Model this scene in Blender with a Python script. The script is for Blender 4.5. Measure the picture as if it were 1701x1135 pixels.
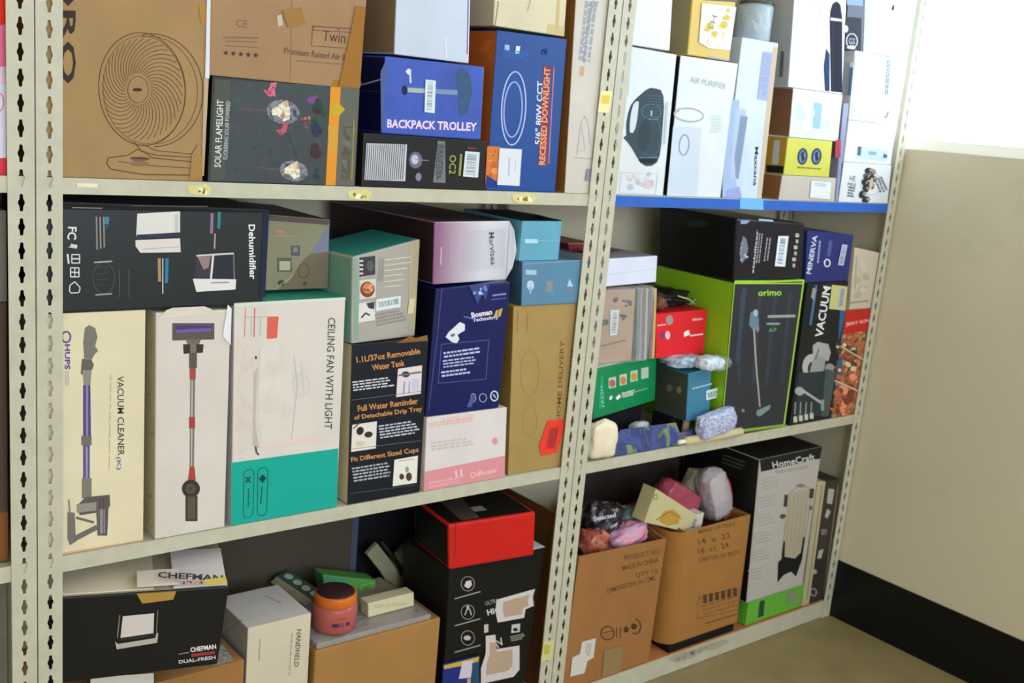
import bpy, bmesh, math, random
from mathutils import Vector, Matrix, noise
S = bpy.context.scene
C = S.collection
for o in list(bpy.data.objects): bpy.data.objects.remove(o, do_unlink=True)

# ---------------------------------------------------------------- camera
F_PX = 1775.115
CAM = Vector((-0.47235, -1.87058, 1.56525))
ROT = Matrix(((0.78181012, 0.06222706, -0.62040368),
              (-0.61721652, 0.21832441, -0.75589564),
              (0.08841210, 0.97389026, 0.20909580)))
cd = bpy.data.cameras.new('camera'); cam = bpy.data.objects.new('camera', cd); C.objects.link(cam)
cam.matrix_world = Matrix.Translation(CAM) @ ROT.to_4x4()
cd.sensor_width = 36; cd.lens = F_PX/1701*36; cd.clip_start = .02
S.camera = cam
cd.dof.use_dof = True; cd.dof.focus_distance = 1.75; cd.dof.aperture_fstop = 8.0   # slightly soft, focused short of the shelves
# ---------------------------------------------------------------- light and exposure
S.view_settings.view_transform = 'Standard'; S.view_settings.look = 'None'
S.view_settings.exposure = -0.2; S.view_settings.gamma = 1; S.view_settings.use_curve_mapping = False
wd = bpy.data.worlds.new('world'); S.world = wd; wd.use_nodes = True
bg = wd.node_tree.nodes['Background']
bg.inputs[0].default_value = (0.74, 0.87, 1.0, 1); bg.inputs[1].default_value = 8.0
WIN_Y0, WIN_Y1, WIN_Z0, WIN_Z1, WALL_X = -1.95, 0.30, 1.561, 2.62, 2.562
BACK_Y = 0.425
FILL_WIN = (-2.2, 2.2, 1.08, 2.5, -4.3)      # unseen window added behind the viewer as fill light
def area(name, loc, rot, sx, sy, power, col, portal=False):
    d = bpy.data.lights.new(name, 'AREA'); d.shape = 'RECTANGLE'; d.size = sx; d.size_y = sy
    d.energy = power; d.color = col; d.cycles.is_portal = portal
    o = bpy.data.objects.new(name, d); C.objects.link(o); o.location = loc; o.rotation_euler = rot
    return o
area('window_portal', (WALL_X+.13, (WIN_Y0+WIN_Y1)/2, (WIN_Z0+WIN_Z1)/2), (0, math.radians(90), 0), WIN_Z1-WIN_Z0, WIN_Y1-WIN_Y0, 1, (1, 1, 1), True)
area('window_portal', ((FILL_WIN[0]+FILL_WIN[1])/2, FILL_WIN[4]-.13, (FILL_WIN[2]+FILL_WIN[3])/2), (math.radians(90), 0, 0), FILL_WIN[1]-FILL_WIN[0], FILL_WIN[3]-FILL_WIN[2], 1, (1, 1, 1), True)  # portal of the added fill window
LAMPS = [(-0.5, -2.3, 4.5), (1.1, -2.3, 4.5), (-0.5, -3.5, 4.5), (1.1, -3.5, 4.5)]
for (lx, ly, pw) in LAMPS:
    area('ceiling_tube_light', (lx, ly, 2.83), (0, 0, 0), 1.16, .26, pw, (1.0, .80, .55))

# ---------------------------------------------------------------- materials
def lin(h):
    h = h.lstrip('#'); r = [int(h[i:i+2], 16)/255 for i in (0, 2, 4)]
    return [x/12.92 if x <= .04045 else ((x+.055)/1.055)**2.4 for x in r]
MATS = {}
K = [1.0]        # albedo scale of the paint and print colours of a group of things
def mat(col, rough=.5, kind='print', k=None):
    if isinstance(col, bpy.types.Material): return col
    kk = K[0] if k is None else k
    key = (col, round(rough, 2), kind, round(kk, 3))
    if key in MATS: return MATS[key]
    base = [min(.88, max(.004, v*kk)) for v in lin(col)]
    m = bpy.data.materials.new(kind+'_'+col.lstrip('#')); m.use_nodes = True
    nt = m.node_tree; b = nt.nodes['Principled BSDF']
    b.inputs['Roughness'].default_value = rough
    b.inputs['Base Color'].default_value = (*base, 1)
    b.inputs['Specular IOR Level'].default_value = .28
    N = nt.nodes.new; L = nt.links.new
    if kind in ('card', 'paper', 'paint', 'floor', 'wall', 'metalpaint'):
        tc = N('ShaderNodeTexCoord'); no = N('ShaderNodeTexNoise'); mx = N('ShaderNodeMix'); mx.data_type = 'RGBA'
        sc, amt = {'card': (11, .06), 'paper': (9, .05), 'paint': (6, .06), 'floor': (7, .13), 'wall': (2.2, .03), 'metalpaint': (30, .07)}[kind]
        no.inputs['Scale'].default_value = sc; no.inputs['Detail'].default_value = 6
        L(tc.outputs['Object'], no.inputs['Vector'])
        mx.inputs['A'].default_value = (*[v*(1-amt) for v in base], 1)
        mx.inputs['B'].default_value = (*[min(.9, v*(1+amt)) for v in base], 1)
        rp = N('ShaderNodeMapRange'); rp.inputs[1].default_value = .3; rp.inputs[2].default_value = .7
        L(no.outputs[0], rp.inputs[0]); L(rp.outputs[0], mx.inputs['Factor']); L(mx.outputs['Result'], b.inputs['Base Color'])
        bp = N('ShaderNodeBump'); bp.inputs['Strength'].default_value = {'card': .25, 'paper': .12, 'wall': .08, 'floor': .1}.get(kind, .06)
        bp.inputs['Distance'].default_value = .01
        n2 = N('ShaderNodeTexNoise'); n2.inputs['Scale'].default_value = {'card': 9, 'wall': 40}.get(kind, 7); n2.inputs['Detail'].default_value = 2
        L(tc.outputs['Object'], n2.inputs['Vector']); L(n2.outputs[0], bp.inputs['Height']); L(bp.outputs[0], b.inputs['Normal'])
        if kind == 'wall':      # faint smudges and rubbed marks
            n3 = N('ShaderNodeTexNoise'); n3.inputs['Scale'].default_value = 3.4; n3.inputs['Detail'].default_value = 9; n3.inputs['Roughness'].default_value = .62
            r3 = N('ShaderNodeMapRange'); r3.inputs[1].default_value = .60; r3.inputs[2].default_value = .74; r3.inputs[4].default_value = .22
            m3 = N('ShaderNodeMix'); m3.data_type = 'RGBA'; m3.inputs['B'].default_value = (*[v*.62 for v in base], 1)
            L(tc.outputs['Object'], n3.inputs['Vector']); L(n3.outputs[0], r3.inputs[0]); L(r3.outputs[0], m3.inputs['Factor']); L(mx.outputs['Result'], m3.inputs['A']); L(m3.outputs['Result'], b.inputs['Base Color'])
    MATS[key] = m
    return m
def card(col): return mat(col, .82, 'card')
def paper(col, r=.42): return mat(col, r, 'paper')
def plastic_film(name, col=(.9, .93, 1), alpha=.35, rough=.12):
    m = bpy.data.materials.new(name); m.use_nodes = True; nt = m.node_tree
    b = nt.nodes['Principled BSDF']; b.inputs['Base Color'].default_value = (*col, 1); b.inputs['Roughness'].default_value = rough
    b.inputs['Alpha'].default_value = alpha
    tc = nt.nodes.new('ShaderNodeTexCoord'); n2 = nt.nodes.new('ShaderNodeTexNoise'); n2.inputs['Scale'].default_value = 28; n2.inputs['Detail'].default_value = 3
    bp = nt.nodes.new('ShaderNodeBump'); bp.inputs['Strength'].default_value = .8; bp.inputs['Distance'].default_value = .01
    nt.links.new(tc.outputs['Object'], n2.inputs['Vector']); nt.links.new(n2.outputs[0], bp.inputs['Height']); nt.links.new(bp.outputs[0], b.inputs['Normal'])
    return m
def mottled(name, cols, scale=30, rough=.5, detail=3, k=None):
    """procedural printed picture: voronoi/noise patches through a colour ramp"""
    m = bpy.data.materials.new(name); m.use_nodes = True; nt = m.node_tree; b = nt.nodes['Principled BSDF']
    b.inputs['Roughness'].default_value = rough
    tc = nt.nodes.new('ShaderNodeTexCoord'); no = nt.nodes.new('ShaderNodeTexNoise'); no.inputs['Scale'].default_value = scale; no.inputs['Detail'].default_value = detail
    no.inputs['Distortion'].default_value = .6
    cr = nt.nodes.new('ShaderNodeValToRGB'); kk = K[0] if k is None else k
    el = cr.color_ramp.elements
    while len(el) < len(cols): el.new(.5)
    for i, c in enumerate(cols):
        el[i].position = .3+.4*i/(len(cols)-1); el[i].color = (*[min(.88, v*kk) for v in lin(c)], 1)
    nt.links.new(tc.outputs['Object'], no.inputs['Vector']); nt.links.new(no.outputs[0], cr.inputs[0]); nt.links.new(cr.outputs[0], b.inputs['Base Color'])
    return m
def gradient(name, c0, c1, p0, p1, k=None):
    """printed colour fade along a line in object space (a printed pattern of the carton itself)"""
    m = bpy.data.materials.new(name); m.use_nodes = True; nt = m.node_tree; b = nt.nodes['Principled BSDF']; b.inputs['Roughness'].default_value = .4
    kk = K[0] if k is None else k
    tc = nt.nodes.new('ShaderNodeTexCoord'); sx = nt.nodes.new('ShaderNodeSeparateXYZ'); mr = nt.nodes.new('ShaderNodeMapRange'); cr = nt.nodes.new('ShaderNodeValToRGB')
    mr.inputs[1].default_value = p0; mr.inputs[2].default_value = p1
    cr.color_ramp.elements[0].color = (*[min(.88, v*kk) for v in lin(c0)], 1); cr.color_ramp.elements[1].color = (*[min(.88, v*kk) for v in lin(c1)], 1)
    nt.links.new(tc.outputs['Object'], sx.inputs[0]); nt.links.new(sx.outputs[0], mr.inputs[0]); nt.links.new(mr.outputs[0], cr.inputs[0]); nt.links.new(cr.outputs[0], b.inputs['Base Color'])
    return m

# ---------------------------------------------------------------- mesh helpers
def ray(x, y): return (ROT @ Vector(((x-850.5)/F_PX, -(y-567.5)/F_PX, -1)))
def hit(x, y, p0, n):
    d = ray(x, y); return CAM + d*((p0-CAM).dot(n)/d.dot(n))
def at(x, y, Y=.005): return hit(x, y, Vector((0, Y, 0)), Vector((0, 1, 0)))     # point seen at x,y measured on the plane Y
def atz(x, y, Z): return hit(x, y, Vector((0, 0, Z)), Vector((0, 0, 1)))
class MB:
    def __init__(s): s.v = []; s.f = []; s.m = []; s.mats = []; s.smooth = []
    def mi(s, m):
        m = mat(m) if isinstance(m, str) else m
        if m not in s.mats: s.mats.append(m)
        return s.mats.index(m)
    def add(s, verts, faces, m, smooth=False):
        b = len(s.v); s.v += [Vector(v) for v in verts]; i = s.mi(m)
        for f in faces: s.f.append([b+j for j in f]); s.m.append(i); s.smooth.append(smooth)
    def hexa(s, p, m, bevel=.0):
        """p: FBL FBR FTR FTL BBL BBR BTR BTL ; m: one material or dict of six"""
        F = {'front': (0, 1, 2, 3), 'back': (5, 4, 7, 6), 'left': (4, 0, 3, 7), 'right': (1, 5, 6, 2), 'top': (3, 2, 6, 7), 'bottom': (4, 5, 1, 0)}
        bm = bmesh.new(); vs = [bm.verts.new(q) for q in p]
        for k, idx in F.items():
            f = bm.faces.new([vs[i] for i in idx]); f.material_index = s.mi(m[k] if isinstance(m, dict) else m)
        if bevel > 0: bmesh.ops.bevel(bm, geom=list(bm.edges), offset=bevel, segments=2, affect='EDGES', profile=.6)
        bm.verts.index_update(); b = len(s.v)
        s.v += [v.co.copy() for v in bm.verts]
        for f in bm.faces: s.f.append([b+v.index for v in f.verts]); s.m.append(f.material_index); s.smooth.append(False)
        bm.free()
    def box(s, x0, x1, y0, y1, z0, z1, m, bevel=0):
        s.hexa([Vector(q) for q in ((x0, y0, z0), (x1, y0, z0), (x1, y0, z1), (x0, y0, z1), (x0, y1, z0), (x1, y1, z0), (x1, y1, z1), (x0, y1, z1))], m, bevel)
    def tube(s, pts, r, m, n=8, cap=True):
        pts = [Vector(p) for p in pts]; rings = []
        rs = r if isinstance(r, (list, tuple)) else [r]*len(pts)
        for i, p in enumerate(pts):
            t = (pts[min(i+1, len(pts)-1)]-pts[max(i-1, 0)]).normalized()
            a = t.cross(Vector((0, 0, 1)));  a = a.normalized() if a.length > .05 else t.cross(Vector((0, 1, 0))).normalized()
            bb = t.cross(a); rings.append([p+(a*math.cos(2*math.pi*k/n)+bb*math.sin(2*math.pi*k/n))*rs[i] for k in range(n)])
        vv = [q for rg in rings for q in rg]; ff = []
        for i in range(len(pts)-1):
            for k in range(n): ff.append((i*n+k, i*n+(k+1) % n, (i+1)*n+(k+1) % n, (i+1)*n+k))
        if cap: ff.append(tuple(range(n))[::-1]); ff.append(tuple((len(pts)-1)*n+k for k in range(n)))
        s.add(vv, ff, m, True)
    def lathe(s, c, prof, m, n=28, M=None):
        vv = []; ff = []
        for (r, z) in prof:
            for k in range(n):
                q = Vector((r*math.cos(2*math.pi*k/n), r*math.sin(2*math.pi*k/n), z)); vv.append(Vector(c)+(M@q if M else q))
        for i in range(len(prof)-1):
            for k in range(n): ff.append((i*n+k, i*n+(k+1) % n, (i+1)*n+(k+1) % n, (i+1)*n+k))
        ff.append(tuple(range(n))[::-1]); ff.append(tuple((len(prof)-1)*n+k for k in range(n)))
        s.add(vv, ff, m, True)
    def blob(s, c, dims, m, seed=0, amp=.25, freq=1.6, sub=4, square=.0, M=None, flat=False):
        bm = bmesh.new(); bmesh.ops.create_icosphere(bm, subdivisions=sub, radius=1)
        vv = []
        for v in bm.verts:
            p = v.co.copy()
            if square: # towards a rounded box
                mxx = max(abs(p.x), abs(p.y), abs(p.z)); p = p.lerp(p/mxx, square)
            d = noise.noise(v.co*freq+Vector((seed*7.3, seed*3.1, seed)))+.45*noise.noise(v.co*freq*3.1+Vector((seed, 5, 9)))
            p = p*(1+amp*d); p = Vector((p.x*dims[0], p.y*dims[1], p.z*dims[2]))
            vv.append(Vector(c)+(M@p if M else p))
        bm.verts.index_update(); s.add(vv, [[v.index for v in f.verts] for f in bm.faces], m, not flat); bm.free()
    def build(s, name, parent=None, origin=None):
        me = bpy.data.meshes.new(name)
        org = Vector(origin) if origin is not None else Vector((0, 0, 0))
        me.from_pydata([v-org for v in s.v], [], s.f)
        for m in s.mats: me.materials.append(m)
        me.polygons.foreach_set('material_index', s.m); me.polygons.foreach_set('use_smooth', s.smooth); me.update()
        o = bpy.data.objects.new(name, me); C.objects.link(o)
        if parent: o.parent = parent; o.location = org - parent.location
        else: o.location = org
        return o
def tag(o, label=None, cat=None, group=None, kind=None):
    if label: o['label'] = label
    if cat: o['category'] = cat
    if group: o['group'] = group
    if kind: o['kind'] = kind
    return o
def empty(name, loc, label, cat, group=None):
    o = bpy.data.objects.new(name, None); C.objects.link(o); o.location = loc; o.empty_display_size = .05
    return tag(o, label, cat, group)

# ---------------------------------------------------------------- lettering
TXT = {}
def text_mesh(s, bold=0.0):
    key = (s, bold)
    if key not in TXT:
        cu = bpy.data.curves.new('lettering', 'FONT'); cu.body = s; cu.offset = bold; cu.resolution_u = 2
        ob = bpy.data.objects.new('lettering', cu); C.objects.link(ob)
        dg = bpy.context.evaluated_depsgraph_get(); dg.update(); me = ob.evaluated_get(dg).to_mesh()
        vs = [v.co.copy() for v in me.vertices]; fs = [list(p.vertices) for p in me.polygons]
        ob.evaluated_get(dg).to_mesh_clear(); bpy.data.objects.remove(ob); bpy.data.curves.remove(cu)
        if vs:
            x0 = min(v.x for v in vs); x1 = max(v.x for v in vs); y0 = min(v.y for v in vs); y1 = max(v.y for v in vs)
            vs = [((v.x-x0)/max(1e-6, x1-x0), (v.y-y0)/max(1e-6, y1-y0)) for v in vs]
        TXT[key] = (vs, fs)
    return TXT[key]
class Face:
    """a flat side of a thing on which prints are laid; coordinates are those measured on the photograph"""
    zmin = None
    def __init__(s, mb, p0, n, lift=.0003):
        s.mb = mb; s.p0 = Vector(p0); s.n = Vector(n).normalized()
        if s.n.dot(CAM-s.p0) < 0: s.n = -s.n
        s.k = 0; s.lift = lift; s.rough = .8
    def P(s, x, y, off):
        q = hit(x, y, s.p0, s.n) + s.n*off
        if s.zmin is not None and q.z < s.zmin: q.z = s.zmin
        return q
    def off(s): s.k += 1; return s.lift + .000015*s.k
    def raw(s, pts, faces, col):
        o = s.off(); m = mat(col, s.rough) if isinstance(col, str) else col
        s.mb.add([s.P(x, y, o) for x, y in pts], faces, m)
    def poly(s, pts, col): s.raw(pts, [tuple(range(len(pts)))], col)
    def rc(s, x0, y0, x1, y1, col, sl=0., vl=0.):
        s.poly([(x0, y0), (x1, y0+sl*(x1-x0)), (x1+vl*(y1-y0), y1+sl*(x1-x0)), (x0+vl*(y1-y0), y1)], col)
    def ln(s, pts, w, col, closed=False):
        if closed: pts = list(pts)+[pts[0]]
        vv = []; ff = []
        for (a, b) in zip(pts[:-1], pts[1:]):
            dx, dy = b[0]-a[0], b[1]-a[1]; L = math.hypot(dx, dy) or 1; nx, ny = -dy/L*w/2, dx/L*w/2
            i = len(vv); vv += [(a[0]+nx, a[1]+ny), (b[0]+nx, b[1]+ny), (b[0]-nx, b[1]-ny), (a[0]-nx, a[1]-ny)]; ff.append((i, i+1, i+2, i+3))
        s.raw(vv, ff, col)
    def frame(s, x0, y0, x1, y1, w, col, sl=0., vl=0.):
        s.ln([(x0, y0), (x1, y0+sl*(x1-x0)), (x1+vl*(y1-y0), y1+sl*(x1-x0)), (x0+vl*(y1-y0), y1)], w, col, True)
    def epts(s, cx, cy, rx, ry, rot=0, n=28, a0=0, a1=360):
        c, q = math.cos(math.radians(rot)), math.sin(math.radians(rot)); out = []
        for i in range(n+(1 if a1-a0 < 360 else 0)):
            t = math.radians(a0+(a1-a0)*i/n); x, y = rx*math.cos(t), ry*math.sin(t); out.append((cx+x*c-y*q, cy+x*q+y*c))
        return out
    def ell(s, cx, cy, rx, ry, col, rot=0, n=28): s.poly(s.epts(cx, cy, rx, ry, rot, n), col)
    def ring(s, cx, cy, rx, ry, w, col, rot=0, a0=0, a1=360): s.ln(s.epts(cx, cy, rx, ry, rot, 36, a0, a1), w, col, a1-a0 >= 360)
    def tx(s, t, A, B, h, col, bold=0.0):
        """text t whose middle line runs from A to B with letter height h"""
        vs, fs = text_mesh(t, bold); dx, dy = B[0]-A[0], B[1]-A[1]; L = math.hypot(dx, dy); ux, uy = dy/L, -dx/L
        s.raw([(A[0]+dx*u+ux*h*(v-.5), A[1]+dy*u+uy*h*(v-.5)) for u, v in vs], fs, col)
    def micro(s, A, B, h, rows, col, seed=1, fill=.62, ragged=.25):
        """small print: rows of word-long strokes along A-B stacked over height h"""
        r = random.Random(seed); dx, dy = B[0]-A[0], B[1]-A[1]; L = math.hypot(dx, dy); ux, uy = -dy/L, dx/L
        vv = []; ff = []
        for k in range(rows):
            c = h*((k+.5)/rows-.5); t = 0; e = 1-r.random()*ragged
            while t < e-.02:
                w = min(e-t, (.05+.10*r.random())); hh = h/rows*fill/2
                i = len(vv)
                for (tt, ss) in ((t, -hh), (t+w, -hh), (t+w, hh), (t, hh)): vv.append((A[0]+dx*tt+ux*(c+ss), A[1]+dy*tt+uy*(c+ss)))
                ff.append((i, i+1, i+2, i+3)); t += w+.025
        s.raw(vv, ff, col)
    def bars(s, A, B, h, n, col, seed=3):
        r = random.Random(seed); dx, dy = B[0]-A[0], B[1]-A[1]; L = math.hypot(dx, dy); ux, uy = -dy/L, dx/L; vv = []; ff = []
        for k in range(n):
            t = (k+.2*r.random())/n; w = (.25+.5*r.random())/n; i = len(vv)
            for (tt, ss) in ((t, -h/2), (t+w, -h/2), (t+w, h/2), (t, h/2)): vv.append((A[0]+dx*tt+ux*ss, A[1]+dy*tt+uy*ss))
            ff.append((i, i+1, i+2, i+3))
        s.raw(vv, ff, col)
    def blots(s, x0, y0, x1, y1, n, cols, r0, r1, seed=1, sl=0., vl=0., asp=.6):
        r = random.Random(seed)
        for c in cols:
            for _ in range(max(1, n//len(cols))):
                rr = r0+(r1-r0)*r.random(); x = x0+rr+(x1-x0-2*rr)*r.random(); y = y0+rr+(y1-y0-2*rr)*r.random()
                s.ell(x+vl*(y-y0), y+sl*(x-x0), rr, rr*(asp+(1-asp)*r.random()), c, r.random()*180, 10)
LIM = [-9, 9]     # free width between the uprights of the bay being filled
class Carton:
    """a carton whose front corners are measured on the photograph; depth runs back from the front"""
    def __init__(s, name, label, q, z=None, y=.006, rot=0, d=.30, m='#c8a070', left=None, top=None, right=None, front=None, bevel=.0018, cat='box', group=None, level=False, parts=False, inset=0):
        m = m if isinstance(m, bpy.types.Material) else paper(m); d = min(d, .378)
        BL, BR, TR, TL = q
        def corners(rot):
            n = Vector((math.sin(math.radians(rot)), -math.cos(math.radians(rot)), 0))
            ref = BL or TL; p0 = at(ref[0], ref[1], y)
            return p0, n, [hit(a[0], a[1], p0, n) if a else None for a in (BL, BR, TR, TL)]
        if rot == 'auto':
            best = None
            for i in range(-70, 71):
                p0, n, c = corners(i*.5); e = abs(c[2].z-c[3].z)
                if best is None or e < best[0]: best = (e, i*.5)
            rot = best[1]; level = True
        s.rot = rot; s.p0, s.n, c = corners(rot)
        if c[0] is None: c[0] = Vector((c[3].x, c[3].y, z))
        if c[1] is None: c[1] = Vector((c[2].x, c[2].y, z))
        if z is not None: c[0].z = z; c[1].z = z
        if level: zz = (c[2].z+c[3].z)/2; c[2].z = zz; c[3].z = zz
        s.c = c; s.top = (c[2].z+c[3].z)/2; s.bot = (c[0].z+c[1].z)/2
        if abs(rot) < 1:
            for q_ in c: q_.x = min(max(q_.x, LIM[0]), LIM[1])
        back = [p - s.n*d for p in c]
        s.back = back; s.d = d
        mm = {'front': front or m, 'left': left or m, 'right': right or left or m, 'top': top or m, 'bottom': m, 'back': m}
        mm = {k: (v if isinstance(v, bpy.types.Material) else paper(v)) for k, v in mm.items()}
        s.mb = MB(); s.mb.hexa(c+back, mm, bevel); s.name = name
        s.label, s.cat, s.group = label, cat, group
        s.f = Face(s.mb, c[0], s.n); s.f.zmin = s.bot+.0006
        u = (c[1]-c[0]).normalized(); lv = (c[3]-c[0]).normalized()
        s.l = Face(s.mb, c[0], (back[0]-c[0]).cross(c[3]-c[0])); s.t = Face(s.mb, c[3], (c[2]-c[3]).cross(back[3]-c[3]))
        s.extra = []
    def on(s, name, label=None, face='f', lift=.0022):
        """a part stuck on a face: returns a Face writing into its own mesh"""
        mb = MB(); base = getattr(s, face); fc = Face(mb, base.p0, base.n, lift + .0002*len(s.extra)); fc.zmin = s.bot+.0006; s.extra.append((name, label, mb)); return fc
    def part(s, name, label=None):
        mb = MB(); s.extra.append((name, label, mb)); return mb
    def done(s):
        org = (s.c[0]+s.c[1])/2 - s.n*s.d/2; org.z = s.bot
        if s.extra:
            r = empty(s.name, org, s.label, s.cat, s.group)
            s.mb.build('carton_body', r, org)
            for nme, lab, mb in s.extra:
                o = mb.build(nme, r, org)
                if lab: o['label'] = lab
            return r
        o = s.mb.build(s.name, None, org); return tag(o, s.label, s.cat, s.group)

# ================================================================ THE ROOM
K[0] = 1.0
def structure(name, mb): o = mb.build(name); return tag(o, kind='structure')
wall_m = mat('#dacfb4', .75, 'wall'); X0, Y0, H = -2.6, -4.3, 2.9
b = MB(); b.box(X0, WALL_X+.2, Y0, BACK_Y+.15, -.1, 0, mat('#94845d', .5, 'floor')); structure('floor', b)
b = MB(); b.box(X0-.1, WALL_X+.2, Y0-.1, BACK_Y+.15, H, H+.1, mat('#ddd8c8', .9, 'wall')); structure('ceiling', b)
b = MB(); b.box(X0, WALL_X+.2, BACK_Y, BACK_Y+.15, 0, H, wall_m); structure('wall_back', b)
b = MB(); b.box(X0-.1, X0, Y0, BACK_Y+.15, 0, H, wall_m); structure('wall_left', b)
b = MB(); b.box(X0-.1, FILL_WIN[0], Y0-.1, Y0, 0, H, wall_m); b.box(FILL_WIN[1], WALL_X+.2, Y0-.1, Y0, 0, H, wall_m); b.box(FILL_WIN[0], FILL_WIN[1], Y0-.1, Y0, 0, FILL_WIN[2], wall_m); b.box(FILL_WIN[0], FILL_WIN[1], Y0-.1, Y0, FILL_WIN[3], H, wall_m); structure('wall_front', b)
b = MB()   # right wall around the window opening
b.box(WALL_X, WALL_X+.2, Y0, BACK_Y, 0, WIN_Z0, wall_m); b.box(WALL_X, WALL_X+.2, Y0, BACK_Y, WIN_Z1, H, wall_m)
b.box(WALL_X, WALL_X+.2, Y0, WIN_Y0, WIN_Z0, WIN_Z1, wall_m); b.box(WALL_X, WALL_X+.2, WIN_Y1, BACK_Y, WIN_Z0, WIN_Z1, wall_m)
structure('wall_right', b)
b = MB(); b.box(WALL_X-.006, WALL_X+.001, Y0, BACK_Y, 0, .2, mat('#0e0e0d', .35), .002); structure('baseboard_right', b)
b = MB(); b.box(X0, WALL_X, BACK_Y-.006, BACK_Y+.001, 0, .2, mat('#0e0e0d', .35), .002); structure('baseboard_back', b)
w = bpy.data.objects.new('window_1', None); C.objects.link(w); w.location = (WALL_X+.1, (WIN_Y0+WIN_Y1)/2, WIN_Z0); tag(w, kind='structure')
fr = mat('#eeeeea', .4); b = MB(); t = .035
ym = (WIN_Y0+WIN_Y1)/2
for (ya, yb, za, zb) in ((WIN_Y0, WIN_Y1, WIN_Z0, WIN_Z0+t), (WIN_Y0, WIN_Y1, WIN_Z1-t, WIN_Z1), (WIN_Y0, WIN_Y0+t, WIN_Z0+t, WIN_Z1-t), (WIN_Y1-t, WIN_Y1, WIN_Z0+t, WIN_Z1-t), (ym-t/2, ym+t/2, WIN_Z0+t, WIN_Z1-t)):
    b.box(WALL_X+.06, WALL_X+.10, ya, yb, za, zb, fr, .003)
b.build('window_frame', w)
gm = plastic_film('window_glass', (1, 1, 1), .06, .02); b = MB(); b.box(WALL_X+.078, WALL_X+.082, WIN_Y0+t, WIN_Y1-t, WIN_Z0+t, WIN_Z1-t, gm); b.build('pane', w)
w = bpy.data.objects.new('fill_window', None); C.objects.link(w); w.location = ((FILL_WIN[0]+FILL_WIN[1])/2, Y0, FILL_WIN[2]); tag(w, kind='structure')  # added window, out of view, brings low fill light onto the shelves
b = MB()
for (xa, xb, za, zb) in ((FILL_WIN[0], FILL_WIN[1], FILL_WIN[2], FILL_WIN[2]+t), (FILL_WIN[0], FILL_WIN[1], FILL_WIN[3]-t, FILL_WIN[3]), (FILL_WIN[0], FILL_WIN[0]+t, FILL_WIN[2]+t, FILL_WIN[3]-t), (FILL_WIN[1]-t, FILL_WIN[1], FILL_WIN[2]+t, FILL_WIN[3]-t)): b.box(xa, xb, Y0-.06, Y0-.02, za, zb, fr, .003)
b.build('window_frame', w)
for i, (lx, ly, pw) in enumerate(LAMPS):   # the ceiling fittings behind and above the viewer
    r = empty('ceiling_light', (lx, ly, H), 'white tube light fitting fixed to the ceiling', 'light', 'tube lights on the ceiling')
    b = MB(); b.box(lx-.6, lx+.6, ly-.15, ly+.15, H-.045, H, mat('#eeeeee', .4), .004); b.build('lamp_housing', r)
    em = MATS.get('tube')
    if em is None:
        em = bpy.data.materials.new('lamp_tube'); em.use_nodes = True; p_ = em.node_tree.nodes['Principled BSDF']; p_.inputs['Emission Color'].default_value = (1, .9, .75, 1); p_.inputs['Emission Strength'].default_value = 4; MATS['tube'] = em
    for s_ in (-.07, .07):
        b = MB(); b.tube([(lx-.57, ly+s_, H-.06), (lx+.57, ly+s_, H-.06)], .013, em, 10); b.build('lamp_tube', r)

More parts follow.
